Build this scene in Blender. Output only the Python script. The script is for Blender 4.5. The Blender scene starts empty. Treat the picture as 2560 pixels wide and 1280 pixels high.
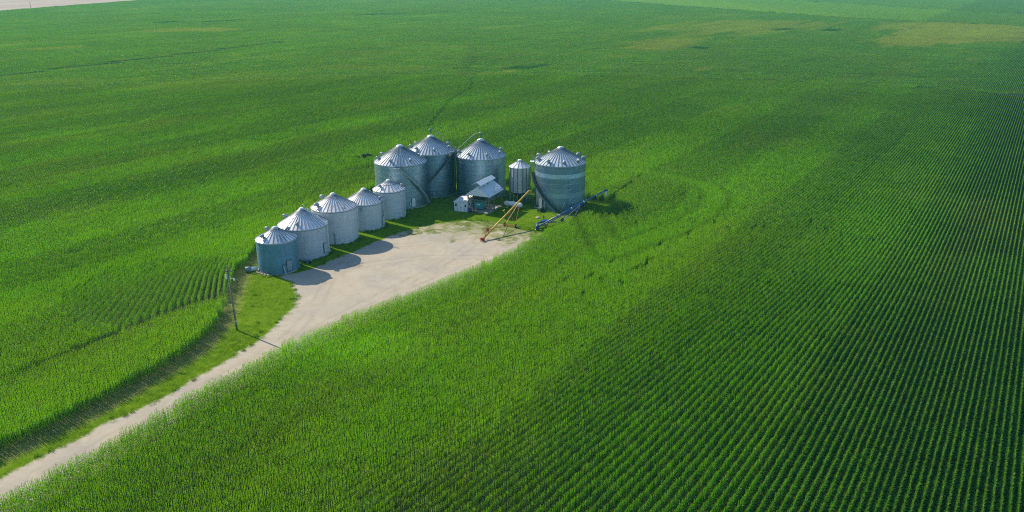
import bpy, bmesh, math, random
import numpy as np
from mathutils import Vector, Matrix

R_ = math.radians
SC = bpy.context.scene
COL = SC.collection
rng = np.random.default_rng(7)
random.seed(7)

# ------------------------------------------------------------------ camera, sky, sun, exposure
CAM_H = 54.0
cd = bpy.data.cameras.new('camera')
cam = bpy.data.objects.new('camera', cd); COL.objects.link(cam)
cam.location = (0, 0, CAM_H)
cam.rotation_euler = (R_(90 - 19.7), 0, 0)
cd.sensor_width = 36.0
cd.lens = 36.0 * 1991.0 / 2560.0
cd.clip_start = 1.0
cd.clip_end = 20000.0
SC.camera = cam

SUN_BEARING = 306.0      # compass bearing of the sun, clockwise from +Y
SUN_EL = 35.0
world = bpy.data.worlds.new('World'); SC.world = world
world.use_nodes = True
wn = world.node_tree.nodes; wl = world.node_tree.links
wn.clear()
sky = wn.new('ShaderNodeTexSky'); sky.sky_type = 'NISHITA'; sky.sun_disc = False
sky.sun_elevation = R_(SUN_EL); sky.sun_rotation = R_(SUN_BEARING)
sky.air_density = 1.0; sky.dust_density = 0.6; sky.ozone_density = 4.0
bg = wn.new('ShaderNodeBackground'); bg.inputs['Strength'].default_value = 0.12
wo = wn.new('ShaderNodeOutputWorld')
wl.new(sky.outputs[0], bg.inputs['Color']); wl.new(bg.outputs[0], wo.inputs['Surface'])

sd = bpy.data.lights.new('sun', 'SUN'); sd.energy = 4.6; sd.angle = R_(0.5); sd.color = (1.0, 0.84, 0.64)
sun = bpy.data.objects.new('sun', sd); COL.objects.link(sun)
to_sun = Vector((math.sin(R_(SUN_BEARING)) * math.cos(R_(SUN_EL)), math.cos(R_(SUN_BEARING)) * math.cos(R_(SUN_EL)), math.sin(R_(SUN_EL))))
sun.rotation_euler = to_sun.to_track_quat('Z', 'Y').to_euler()
sun.location = (-120, 120, 150)

SC.view_settings.view_transform = 'Standard'
SC.view_settings.look = 'None'
SC.view_settings.exposure = 0.65
SC.view_settings.gamma = 1.0
SC.view_settings.use_curve_mapping = False
SC.render.engine = 'CYCLES'
SC.cycles.max_bounces = 6
SC.cycles.diffuse_bounces = 3
SC.cycles.glossy_bounces = 3
SC.cycles.transmission_bounces = 4
SC.cycles.volume_bounces = 0
SC.cycles.transparent_max_bounces = 4
SC.cycles.use_denoising = False
SC.cycles.use_adaptive_sampling = False
SC.cycles.sample_clamp_indirect = 4.0
SC.cycles.pixel_filter_type = 'BLACKMAN_HARRIS'
SC.cycles.filter_width = 1.05

# ------------------------------------------------------------------ helpers: tags and meshes
def tag(o, label=None, cat=None, group=None, kind=None):
    if label: o['label'] = label
    if cat: o['category'] = cat
    if group: o['group'] = group
    if kind: o['kind'] = kind
    return o

def empty(name, loc, rz=0.0):
    o = bpy.data.objects.new(name, None); COL.objects.link(o)
    o.empty_display_size = 0.5
    o.location = loc; o.rotation_euler = (0, 0, rz)
    return o

class MB:
    """collects shapes and links them as one mesh object"""
    def __init__(s): s.bm = bmesh.new()
    def quad(s, pts):
        vs = [s.bm.verts.new(p) for p in pts]; s.bm.faces.new(vs)
    def box(s, c, size, rot=None):
        m = Matrix.Translation(c)
        if rot is not None: m = m @ rot.to_4x4()
        m = m @ Matrix.Diagonal((size[0], size[1], size[2], 1))
        bmesh.ops.create_cube(s.bm, size=1.0, matrix=m)
        return s
    def beam(s, a, b, w, h=None, roll_up=(0, 0, 1)):
        a = Vector(a); b = Vector(b); d = b - a; L = d.length
        if L < 1e-6: return s
        h = h or w
        z = d.normalized(); up = Vector(roll_up)
        x = up.cross(z)
        if x.length < 1e-4: x = Vector((1, 0, 0)).cross(z)
        x.normalize(); y = z.cross(x)
        m = Matrix((x, y, z)).transposed()
        s.box((a + b) / 2, (w, h, L), m)
        return s
    def tube(s, pts, r, n=10, cap=True):
        pts = [Vector(p) for p in pts]
        rs = r if isinstance(r, (list, tuple)) else [r] * len(pts)
        rings = []
        prev = None
        for i, p in enumerate(pts):
            if i == 0: d = pts[1] - p
            elif i == len(pts) - 1: d = p - pts[i - 1]
            else: d = (pts[i + 1] - p).normalized() + (p - pts[i - 1]).normalized()
            d.normalize()
            if prev is None:
                x = Vector((0, 0, 1)).cross(d)
                if x.length < 1e-3: x = Vector((1, 0, 0))
            else:
                x = prev - d * prev.dot(d)
            x.normalize(); prev = x
            y = d.cross(x)
            rings.append([s.bm.verts.new(p + (x * math.cos(t) + y * math.sin(t)) * rs[i]) for t in [2 * math.pi * k / n for k in range(n)]])
        for a, b in zip(rings[:-1], rings[1:]):
            for k in range(n):
                f = s.bm.faces.new((a[k], a[(k + 1) % n], b[(k + 1) % n], b[k])); f.smooth = True
        if cap:
            s.bm.faces.new(rings[0][::-1]); s.bm.faces.new(rings[-1])
        return s
    def lathe(s, prof, n=48, center=(0, 0, 0), smooth=True, a0=0.0):
        rings = []
        for r, z in prof:
            if r < 1e-5:
                rings.append([s.bm.verts.new((center[0], center[1], center[2] + z))])
            else:
                rings.append([s.bm.verts.new((center[0] + r * math.cos(a0 + 2 * math.pi * k / n), center[1] + r * math.sin(a0 + 2 * math.pi * k / n), center[2] + z)) for k in range(n)])
        for a, b in zip(rings[:-1], rings[1:]):
            for k in range(n):
                k2 = (k + 1) % n
                if len(a) == 1 and len(b) == 1: continue
                if len(a) == 1: f = s.bm.faces.new((a[0], b[k], b[k2]))
                elif len(b) == 1: f = s.bm.faces.new((a[k], a[k2], b[0]))
                else: f = s.bm.faces.new((a[k], a[k2], b[k2], b[k]))
                f.smooth = smooth
        return s
    def prism(s, poly, z0, z1):
        lo = [s.bm.verts.new((x, y, z0)) for x, y in poly]; hi = [s.bm.verts.new((x, y, z1)) for x, y in poly]
        n = len(poly)
        s.bm.faces.new(lo[::-1]); s.bm.faces.new(hi)
        for k in range(n): s.bm.faces.new((lo[k], lo[(k + 1) % n], hi[(k + 1) % n], hi[k]))
        return s
    def build(s, name, mat, parent=None, recalc=True, loc=None):
        if recalc: bmesh.ops.recalc_face_normals(s.bm, faces=s.bm.faces)
        me = bpy.data.meshes.new(name); s.bm.to_mesh(me); s.bm.free()
        o = bpy.data.objects.new(name, me); COL.objects.link(o)
        if mat is not None: me.materials.append(mat)
        if parent is not None: o.parent = parent
        if loc is not None: o.location = loc
        return o

def np_mesh(name, V, F, mat=None, attrs=None, smooth=False, link=True):
    me = bpy.data.meshes.new(name)
    V = np.asarray(V, dtype=np.float32); F = np.asarray(F, dtype=np.int32)
    me.vertices.add(len(V)); me.vertices.foreach_set('co', V.ravel())
    if len(F):
        k = F.shape[1]
        me.loops.add(F.size); me.loops.foreach_set('vertex_index', F.ravel())
        me.polygons.add(len(F))
        me.polygons.foreach_set('loop_start', np.arange(0, F.size, k, dtype=np.int32))
        if smooth: me.polygons.foreach_set('use_smooth', np.ones(len(F), dtype=bool))
    for an, (typ, data) in (attrs or {}).items():
        a = me.attributes.new(an, typ, 'POINT')
        key = 'vector' if typ == 'FLOAT_VECTOR' else 'value'
        a.data.foreach_set(key, np.ascontiguousarray(data).ravel())
    me.update(); me.validate()
    if mat is not None: me.materials.append(mat)
    o = bpy.data.objects.new(name, me)
    if link: COL.objects.link(o)
    return o

# ------------------------------------------------------------------ materials
class NT:
    def __init__(s, name):
        s.m = bpy.data.materials.new(name); s.m.use_nodes = True
        s.t = s.m.node_tree; s.t.nodes.clear()
        s.out = s.t.nodes.new('ShaderNodeOutputMaterial')
    def n(s, typ, **kw):
        nd = s.t.nodes.new(typ)
        for k, v in kw.items(): setattr(nd, k, v)
        return nd
    def l(s, a, b): s.t.links.new(a, b)
    def val(s, x, sock):
        if hasattr(x, 'is_output'): s.l(x, sock)
        elif isinstance(x, (tuple, list)) and len(x) == 3 and sock.type == 'RGBA': sock.default_value = (*x, 1)
        else: sock.default_value = x
    def math(s, op, a, b=0.0, clamp=False):
        nd = s.n('ShaderNodeMath', operation=op, use_clamp=clamp)
        s.val(a, nd.inputs[0]); s.val(b, nd.inputs[1]); return nd.outputs[0]
    def mix(s, f, a, b, blend='MIX'):
        nd = s.n('ShaderNodeMix', data_type='RGBA', blend_type=blend)
        s.val(f, nd.inputs[0]); s.val(a, nd.inputs[6]); s.val(b, nd.inputs[7]); return nd.outputs[2]
    def rng(s, x, a, b, c=0.0, d=1.0, smooth=False):
        nd = s.n('ShaderNodeMapRange', clamp=True)
        if smooth: nd.interpolation_type = 'SMOOTHSTEP'
        s.val(x, nd.inputs[0])
        for i, v in enumerate((a, b, c, d)): nd.inputs[i + 1].default_value = v
        return nd.outputs[0]
    def noise(s, scale, detail=4, rough=0.55, vec=None, dist=0.0):
        nd = s.n('ShaderNodeTexNoise'); nd.inputs['Scale'].default_value = scale
        nd.inputs['Detail'].default_value = detail; nd.inputs['Roughness'].default_value = rough
        nd.inputs['Distortion'].default_value = dist
        if vec is not None: s.l(vec, nd.inputs['Vector'])
        return nd.outputs[0]
    def obj(s): return s.n('ShaderNodeTexCoord').outputs['Object']
    def pos(s): return s.n('ShaderNodeNewGeometry').outputs['Position']
    def scale(s, vec, sc):
        nd = s.n('ShaderNodeMapping'); s.l(vec, nd.inputs[0]); nd.inputs['Scale'].default_value = sc; return nd.outputs[0]
    def attr(s, name, inst=False):
        nd = s.n('ShaderNodeAttribute', attribute_name=name)
        if inst: nd.attribute_type = 'INSTANCER'
        return nd
    def bump(s, h, strength=0.3, dist=0.05):
        nd = s.n('ShaderNodeBump'); nd.inputs['Strength'].default_value = strength; nd.inputs['Distance'].default_value = dist
        s.l(h, nd.inputs['Height']); return nd.outputs[0]
    def pbr(s, col, rough=0.5, metal=0.0, spec=0.5, normal=None):
        b = s.n('ShaderNodeBsdfPrincipled')
        s.val(col, b.inputs['Base Color']); s.val(rough, b.inputs['Roughness']); s.val(metal, b.inputs['Metallic'])
        b.inputs['Specular IOR Level'].default_value = spec
        if normal is not None: s.l(normal, b.inputs['Normal'])
        return b.outputs[0]
    def done(s, sh): s.l(sh, s.out.inputs['Surface']); return s.m

def simple_mat(name, col, rough=0.5, metal=0.0, var=0.25, scale=3.0, spec=0.5):
    t = NT(name); nz = t.noise(scale, 5, 0.6, t.obj())
    dark = tuple(c * (1 - var) for c in col); lite = tuple(min(1, c * (1 + var)) for c in col)
    c = t.mix(t.rng(nz, 0.3, 0.7), dark, lite)
    return t.done(t.pbr(c, t.rng(nz, 0.3, 0.7, rough * 0.85, min(1, rough * 1.15)), metal, spec, t.bump(nz, 0.15, 0.02)))

def bin_wall_mat(name, base, alt, metal, rough, ring_h, plen, bands=(), streak=0.3, rust=0.0, rustcol=(0.20, 0.10, 0.05)):
    """corrugated steel sheets laid in staggered rings; x of the lookup runs round the wall"""
    t = NT(name)
    tc = t.obj(); sep = t.n('ShaderNodeSeparateXYZ'); t.l(tc, sep.inputs[0])
    ang = t.math('ARCTAN2', sep.outputs[1], sep.outputs[0])
    cmb = t.n('ShaderNodeCombineXYZ'); t.l(t.math('MULTIPLY', ang, plen[0]), cmb.inputs[0]); t.l(sep.outputs[2], cmb.inputs[1])
    br = t.n('ShaderNodeTexBrick'); br.offset = 0.5
    t.l(cmb.outputs[0], br.inputs['Vector'])
    br.inputs['Scale'].default_value = 1.0; br.inputs['Brick Width'].default_value = plen[1]; br.inputs['Row Height'].default_value = ring_h
    br.inputs['Mortar Size'].default_value = 0.035; br.inputs['Mortar Smooth'].default_value = 0.2
    br.inputs['Color1'].default_value = (*base, 1); br.inputs['Color2'].default_value = (*alt, 1)
    br.inputs['Mortar'].default_value = (*[min(1, c * (1.5 if metal > 0.6 else 1.1)) for c in base], 1)
    col = br.outputs['Color']
    for z0, z1, c in bands:
        f = t.math('MULTIPLY', t.rng(sep.outputs[2], z0 - 0.02, z0 + 0.02), t.rng(sep.outputs[2], z1 - 0.02, z1 + 0.02, 1, 0))
        col = t.mix(f, col, c)
    # vertical weather streaks and blotches
    st = t.noise(1.0, 5, 0.65, t.scale(tc, (2.2, 2.2, 0.12)))
    col = t.mix(t.rng(st, 0.35, 0.75, 0, streak), col, tuple(c * 0.55 for c in base))
    bl = t.noise(0.7, 6, 0.6, tc)
    col = t.mix(t.rng(bl, 0.45, 0.75, 0, 0.35), col, tuple(min(1, c * 1.3) for c in alt))
    if rust > 0:
        rs = t.noise(1.0, 5, 0.7, t.scale(tc, (1.2, 1.2, 0.18)))
        col = t.mix(t.rng(rs, 0.50, 0.72, 0, rust), col, rustcol)
    return t.done(t.pbr(col, t.rng(bl, 0.3, 0.7, rough * 0.85, rough * 1.15), metal, 0.5, t.bump(bl, 0.1, 0.05)))

def roof_mat(name, base, metal, rough, rust=0.0, rustcol=(0.16, 0.06, 0.04), var=0.25):
    t = NT(name); tc = t.obj()
    nz = t.noise(1.3, 6, 0.62, tc)
    sep = t.n('ShaderNodeSeparateXYZ'); t.l(tc, sep.inputs[0])
    ang = t.math('ARCTAN2', sep.outputs[1], sep.outputs[0])
    wn_ = t.n('ShaderNodeTexWhiteNoise', noise_dimensions='1D'); t.l(t.math('FLOOR', t.math('MULTIPLY', ang, 5.0)), wn_.inputs['W'])
    col = t.mix(t.rng(nz, 0.3, 0.7), tuple(c * (1 - var) for c in base), tuple(min(1, c * (1 + var * .5)) for c in base))
    col = t.mix(t.math('MULTIPLY', wn_.outputs[0], 0.3), col, tuple(c * 0.65 for c in base))
    if rust > 0:
        cmb = t.n('ShaderNodeCombineXYZ'); t.l(t.math('MULTIPLY', ang, 5.0), cmb.inputs[0]); t.l(t.math('MULTIPLY', sep.outputs[2], 1.2), cmb.inputs[1])
        rs = t.noise(1.6, 4, 0.6, cmb.outputs[0])
        col = t.mix(t.rng(rs, 0.58, 0.66, 0, rust), col, rustcol)
    return t.done(t.pbr(col, rough, metal, 0.5, t.bump(nz, 0.08, 0.03)))

M = {}
M['wall_big'] = bin_wall_mat('galvanised_sheet_grey', (0.25, 0.37, 0.43), (0.21, 0.32, 0.38), 0.85, 0.40, 1.12, (6.2, 2.9))
M['wall_dark'] = bin_wall_mat('galvanised_sheet_dull', (0.15, 0.26, 0.33), (0.13, 0.23, 0.29), 0.85, 0.42, 1.12, (6.2, 2.9))
M['wall_band'] = bin_wall_mat('galvanised_sheet_patched', (0.21, 0.32, 0.38), (0.155, 0.255, 0.315), 0.85, 0.40, 1.115, (6.1, 2.95), bands=((8.0, 9.05, (0.44, 0.63, 0.73)), (3.4, 4.35, (0.28, 0.42, 0.50))))
M['wall_small'] = bin_wall_mat('weathered_sheet_pale', (0.50, 0.56, 0.60), (0.47, 0.53, 0.57), 0.15, 0.55, 0.85, (4.6, 2.6), streak=0.35)
M['wall_white'] = bin_wall_mat('weathered_sheet_white', (0.54, 0.58, 0.61), (0.50, 0.55, 0.58), 0.1, 0.6, 0.85, (4.6, 2.6), streak=0.3, rust=0.15)
M['wall_blue'] = bin_wall_mat('stained_sheet_blue_grey', (0.11, 0.27, 0.38), (0.09, 0.23, 0.33), 0.35, 0.5, 0.85, (3.8, 2.6), streak=0.5, rust=0.4, rustcol=(0.27, 0.26, 0.22))
M['wall_mix'] = bin_wall_mat('stained_sheet_grey', (0.44, 0.51, 0.56), (0.40, 0.47, 0.53), 0.2, 0.55, 0.85, (4.8, 2.6), streak=0.4, rust=0.3, rustcol=(0.33, 0.27, 0.20))
M['wall_hop'] = bin_wall_mat('bright_panel_steel', (0.48, 0.52, 0.54), (0.42, 0.46, 0.48), 0.25, 0.35, 3.2, (2.6, 1.17), streak=0.3)
M['roof_big'] = roof_mat('roof_steel_blue_grey', (0.56, 0.66, 0.73), 0.15, 0.34)
M['roof_pale'] = roof_mat('roof_steel_pale', (0.76, 0.80, 0.84), 0.10, 0.45)
M['roof_white'] = roof_mat('roof_white_weathered', (0.84, 0.85, 0.86), 0.0, 0.4)
M['roof_rust'] = roof_mat('roof_white_rust_spots', (0.82, 0.82, 0.82), 0.0, 0.4, rust=0.85)
M['rib'] = simple_mat('roof_rib_steel', (0.11, 0.15, 0.18), 0.5, 0.2)  # darker than the roof sheets: shaded side and dirt put into the colour
M['rib_pale'] = simple_mat('roof_rib_pale_steel', (0.17, 0.20, 0.23), 0.5, 0.3)  # lighter rib tone for small bins, rib shade and dirt still in the colour
M['steel'] = simple_mat('fitting_steel', (0.24, 0.31, 0.35), 0.6, 0.2)
M['steel_dark'] = simple_mat('dark_steel', (0.07, 0.10, 0.12), 0.5, 0.4)
M['green_steel'] = simple_mat('green_paint', (0.10, 0.24, 0.12), 0.5, 0.0)
M['concrete'] = simple_mat('concrete', (0.36, 0.34, 0.30), 0.85, 0.0, 0.3)
M['stone'] = simple_mat('limestone', (0.42, 0.37, 0.30), 0.9, 0.0, 0.35)
M['white_metal'] = simple_mat('white_sheet_metal', (0.66, 0.71, 0.74), 0.45, 0.0, 0.12)
M['roof_sheet'] = simple_mat('blue_white_roof_sheet', (0.58, 0.68, 0.74), 0.40, 0.15, 0.10)
M['white_paint'] = simple_mat('white_paint', (0.78, 0.80, 0.80), 0.4, 0.0, 0.08)
M['wood'] = simple_mat('weathered_wood', (0.16, 0.14, 0.11), 0.85, 0.0, 0.35, 6.0)
M['wood_pale'] = simple_mat('pale_timber', (0.36, 0.28, 0.17), 0.8, 0.0, 0.3, 6.0)
M['black'] = simple_mat('black_opening', (0.015, 0.017, 0.02), 0.6)
M['rubber'] = simple_mat('tyre_rubber', (0.02, 0.02, 0.022), 0.8)
M['yellow'] = simple_mat('yellow_paint', (0.55, 0.37, 0.03), 0.42, 0.0, 0.15, 1.5)
M['orange'] = simple_mat('orange_red_paint', (0.50, 0.13, 0.05), 0.5, 0.0, 0.2)
M['red'] = simple_mat('dark_red_paint', (0.30, 0.025, 0.03), 0.45, 0.0, 0.2)
M['blue'] = simple_mat('blue_paint', (0.011, 0.075, 0.23), 0.35, 0.0, 0.2, 1.5)
M['teal'] = simple_mat('teal_paint', (0.06, 0.34, 0.34), 0.45, 0.0, 0.15)
M['barrel_blue'] = simple_mat('barrel_blue', (0.02, 0.05, 0.25), 0.4)
M['pole_wood'] = simple_mat('pole_wood', (0.17, 0.14, 0.11), 0.9, 0.0, 0.3, 4.0)
M['weed'] = None

# ------------------------------------------------------------------ setting: plan of the place (metres, camera above the origin)
LEFT_EDGE = [(-78, 43), (-60.5, 80.7), (-55.4, 89.2), (-50.1, 101), (-47.4, 109.3), (-47.3, 119.6), (-48.8, 126.3), (-51.1, 139.7), (-51.5, 150.8),
             (-48.5, 160), (-43.5, 173), (-38, 184), (-37, 196), (-30, 207), (-17, 210.5), (-6, 209), (-0.5, 204.1), (5.1, 197.3), (12, 197), (18.8, 190.4), (23.6, 188.4), (31.7, 203.5)]
RIGHT_EDGE = [(31.95, 203.3), (26.55, 192.8), (24.4, 184.6), (21.3, 178.2), (15.6, 174.8), (4.2, 157.5), (-3.1, 145.6), (-9.6, 137), (-16.6, 127.8), (-24.9, 119.8), (-35.2, 105.6), (-43.5, 89.7), (-49.3, 78), (-54, 70.6), (-67, 43)]
YARD = np.array(LEFT_EDGE + RIGHT_EDGE, float)
GRAVEL = np.array([(-74, 43), (-57.9, 76.3), (-52.8, 85), (-46.6, 95.3), (-42.2, 104.7), (-40, 110.7), (-38.1, 117.3), (-37.1, 125.4), (-38.2, 130.5), (-41.0, 136.2), (-43.5, 139.2),
                   (-39.2, 142.5), (-36.2, 147.5), (-33.3, 151.5), (-30.5, 157), (-26.0, 163.5), (-21.5, 169), (-17, 173), (-11, 174.5), (-4, 174), (1, 169), (6, 166), (9, 160), (0, 143), (-9.6, 130), (-22, 112), (-33, 98), (-42, 82), (-53, 62), (-63, 43)], float)

def in_poly(P, x, y):
    x = np.asarray(x); y = np.asarray(y); ins = np.zeros(x.shape, bool)
    n = len(P)
    for i in range(n):
        x0, y0 = P[i]; x1, y1 = P[(i + 1) % n]
        c = ((y0 > y) != (y1 > y))
        with np.errstate(divide='ignore', invalid='ignore'):
            xi = (x1 - x0) * (y - y0) / (y1 - y0 + 1e-12) + x0
        ins ^= c & (x < xi)
    return ins

def seg_dist(P, x, y, closed=True):
    d = np.full(np.shape(x), 1e9); P = np.asarray(P, float)
    n = len(P)
    for i in range(n if closed else n - 1):
        a = P[i]; b = P[(i + 1) % n]; ab = b - a; L2 = ab @ ab + 1e-12
        t = np.clip(((x - a[0]) * ab[0] + (y - a[1]) * ab[1]) / L2, 0, 1)
        d = np.minimum(d, np.hypot(x - a[0] - t * ab[0], y - a[1] - t * ab[1]))
    return d

def sdist(P, x, y):
    return np.where(in_poly(P, x, y), 1, -1) * seg_dist(P, x, y)

_perm = np.random.default_rng(3).random((256, 256))
def vnoise(x, y, s):
    """value noise, 0..1"""
    u = np.asarray(x) / s; v = np.asarray(y) / s
    i = np.floor(u).astype(int); j = np.floor(v).astype(int); fu = u - i; fv = v - j
    fu = fu * fu * (3 - 2 * fu); fv = fv * fv * (3 - 2 * fv)
    g = lambda a, b: _perm[a % 256, b % 256]
    return (g(i, j) * (1 - fu) + g(i + 1, j) * fu) * (1 - fv) + (g(i, j + 1) * (1 - fu) + g(i + 1, j + 1) * fu) * fv
def fnoise(x, y, s):
    return (vnoise(x, y, s) + 0.5 * vnoise(x + 71, y - 33, s / 2.1) + 0.25 * vnoise(x - 19, y + 57, s / 4.3)) / 1.75
def sstep(x, a, b):
    t = np.clip((np.asarray(x, float) - a) / (b - a), 0, 1); return t * t * (3 - 2 * t)

# ------------------------------------------------------------------ ground sheets
t = NT('field_soil'); p = t.pos()
nz = t.noise(0.35, 8, 0.65, p); n2 = t.noise(0.01, 4, 0.5, p)
c = t.mix(t.rng(nz, 0.3, 0.7), (0.022, 0.020, 0.010), (0.045, 0.038, 0.020))
c = t.mix(t.rng(n2, 0.45, 0.6, 0, 0.5), c, (0.025, 0.045, 0.006))
M['soil'] = t.done(t.pbr(c, 0.95, 0, 0.2, t.bump(nz, 0.5, 0.1)))
g_ = MB(); S = 9000
g_.quad([(-S, -S, 0), (S, -S, 0), (S, S, 0), (-S, S, 0)])
tag(g_.build('ground', M['soil']), kind='structure')

t = NT('tilled_soil'); p = t.pos()
nz = t.noise(0.02, 8, 0.6, t.scale(p, (1, 0.25, 1)))
c = t.mix(t.rng(nz, 0.3, 0.7), (0.30, 0.22, 0.18), (0.40, 0.31, 0.26))
M['tilled'] = t.done(t.pbr(c, 0.95, 0, 0.2))
g_ = MB(); g_.quad([(-2600, 1000, 0.05), (-722, 1000, 0.05), (-722, 1170, 0.05), (-2600, 1170, 0.05)])
g_.quad([(-2600, 1170.0, 0.05), (-722, 1170.0, 0.05), (-700, 3000, 0.05), (-2600, 3000, 0.05)])
tag(g_.build('tilled_soil', M['tilled']), kind='structure')

# yard sheet: gravel, mown grass soil and bare dirt on one fine grid
gs = 0.3
xs = np.arange(-80, 38, gs); ys = np.arange(43, 216, gs)
X, Y = np.meshgrid(xs, ys); nx_, ny_ = len(xs), len(ys)
inside = sdist(YARD, X, Y)
gr = sdist(GRAVEL, X, Y) + (fnoise(X, Y, 3.5) - 0.5) * 1.8
dirt = np.exp(-np.maximum(0, seg_dist(LEFT_EDGE[:9], X, Y, False) - 1.3) ** 2 / 0.8) * 0.75
dirt = np.maximum(dirt, np.exp(-(np.hypot(X - 12.5, Y - 179.6) / 2.6) ** 2) * 0.7)
BINS_XY = [(-44.9, 143.8, 3.77), (-42.0, 152.8, 4.83), (-37.7, 162.1, 4.69), (-32.9, 171.1, 4.25), (-28.6, 179.1, 3.62), (-27.1, 189.8, 6.28), (-20.6, 199.9, 6.03), (-7.9, 198.6, 6.25), (1.9, 191.7, 2.54), (11.6, 187.6, 6.11)]
dirt = np.maximum(dirt, 0.8 * np.exp(-(np.hypot((X + 14), (Y - 193)) / 3.5) ** 2))
grassy = sstep(Y + 0.35 * X, 150, 178) * 0.9
TRACKS = [[(-68, 46), (-56, 70), (-48.5, 86), (-40.5, 101), (-34, 111), (-27, 124), (-17, 140), (-8, 157), (-5, 170)], [(-40.5, 101), (-35, 112), (-33.5, 124), (-34, 138), (-33, 148), (-27, 160), (-18, 170)], [(-34, 111), (-22, 128), (-8, 145), (0, 155), (2, 163)],
          [(-37, 141), (-28, 146), (-18, 150), (-6, 150)], [(-30, 156), (-20, 158), (-8, 164)]]
trk_ = np.zeros(X.shape)
for P in TRACKS:
    P = np.array(P, float); tt = np.linspace(0, 1, len(P)); t2 = np.linspace(0, 1, 40)
    P = np.stack([np.interp(t2, tt, P[:, 0]), np.interp(t2, tt, P[:, 1])], -1)
    for _ in range(6): P[1:-1] = (P[:-2] + 2 * P[1:-1] + P[2:]) / 4
    d_ = seg_dist(P, X, Y, False)
    trk_ = np.maximum(trk_, np.exp(-((d_ - 0.95) / 0.32) ** 2) * sstep(fnoise(X, Y, 5), 0.25, 0.6))
idx = np.arange(nx_ * ny_).reshape(ny_, nx_)
F = np.stack([idx[:-1, :-1], idx[:-1, 1:], idx[1:, 1:], idx[1:, :-1]], -1).reshape(-1, 4)
keep = (inside > -2.5).ravel()
F = F[keep[F].all(1)]
t = NT('gravel_and_lawn'); p = t.pos()
ga = t.attr('gravel').outputs['Fac']; da = t.attr('dirt').outputs['Fac']; gy = t.attr('grassy').outputs['Fac']
n1 = t.noise(0.45, 7, 0.62, p); n2 = t.noise(3.0, 6, 0.7, p); n3 = t.noise(0.12, 4, 0.5, p)
trk = t.noise(0.8, 5, 0.6, t.scale(p, (1, 0.25, 1)))
gcol = t.mix(t.rng(n1, 0.25, 0.75), (0.32, 0.285, 0.205), (0.43, 0.395, 0.305))
gcol = t.mix(t.rng(n2, 0.35, 0.75, 0, 0.5), gcol, (0.46, 0.42, 0.345))
gcol = t.mix(t.rng(n3, 0.42, 0.62, 0, 0.6), gcol, (0.30, 0.295, 0.27))
n5 = t.noise(0.25, 6, 0.7, p, 1.5)
gcol = t.mix(t.rng(n5, 0.42, 0.62, 0.0, 0.55), gcol, (0.43, 0.41, 0.345))
gcol = t.mix(t.rng(trk, 0.55, 0.75, 0, 0.35), gcol, (0.25, 0.20, 0.135))
lcol = t.mix(t.rng(n1, 0.3, 0.7), (0.085, 0.190, 0.002), (0.140, 0.250, 0.003))
lcol = t.mix(t.rng(n2, 0.4, 0.7, 0, 0.4), lcol, (0.12, 0.17, 0.012))
dcol = t.mix(t.rng(n2, 0.3, 0.7), (0.16, 0.12, 0.08), (0.26, 0.20, 0.13))
tka = t.attr('track').outputs['Fac']
gcol = t.mix(t.math('MULTIPLY', tka, t.rng(n2, 0.25, 0.7, 0.08, 0.40)), gcol, (0.235, 0.20, 0.15))
sp = t.noise(1.4, 3, 0.8, p)
gcol = t.mix(t.rng(sp, 0.66, 0.72, 0, 0.6), gcol, (0.15, 0.135, 0.085))
edge = t.math('ADD', ga, t.math('MULTIPLY', t.math('SUBTRACT', n2, 0.5), 1.6))
gm = t.rng(edge, -0.25, 0.25)
pt = t.math('ADD', t.math('MULTIPLY', n1, 0.7), t.math('MULTIPLY', n2, 0.45))
patch = t.math('MULTIPLY', t.rng(t.math('ADD', pt, t.math('MULTIPLY', gy, 0.22)), 0.60, 0.74), t.rng(gy, 0.02, 0.3))
gcol = t.mix(t.math('MULTIPLY', patch, 0.9), gcol, (0.16, 0.20, 0.05))
lc2 = t.mix(t.math('MULTIPLY', da, t.rng(n2, 0.3, 0.6)), lcol, dcol)
col = t.mix(gm, lc2, gcol)
M['yard'] = t.done(t.pbr(col, 0.95, 0, 0.05, t.bump(n2, 0.5, 0.06)))
Z = 0.02 + 0.06 * fnoise(X, Y, 6.0) * sstep(inside, -2.5, 0)
yard = np_mesh('gravel_drive', np.stack([X, Y, Z], -1).reshape(-1, 3), F, M['yard'],
        {'track': ('FLOAT', trk_.astype(np.float32)), 'gravel': ('FLOAT', np.clip(gr, -3, 3).astype(np.float32)), 'dirt': ('FLOAT', dirt.astype(np.float32)), 'grassy': ('FLOAT', grassy.astype(np.float32))}, smooth=True)
tag(yard, kind='structure')

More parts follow.
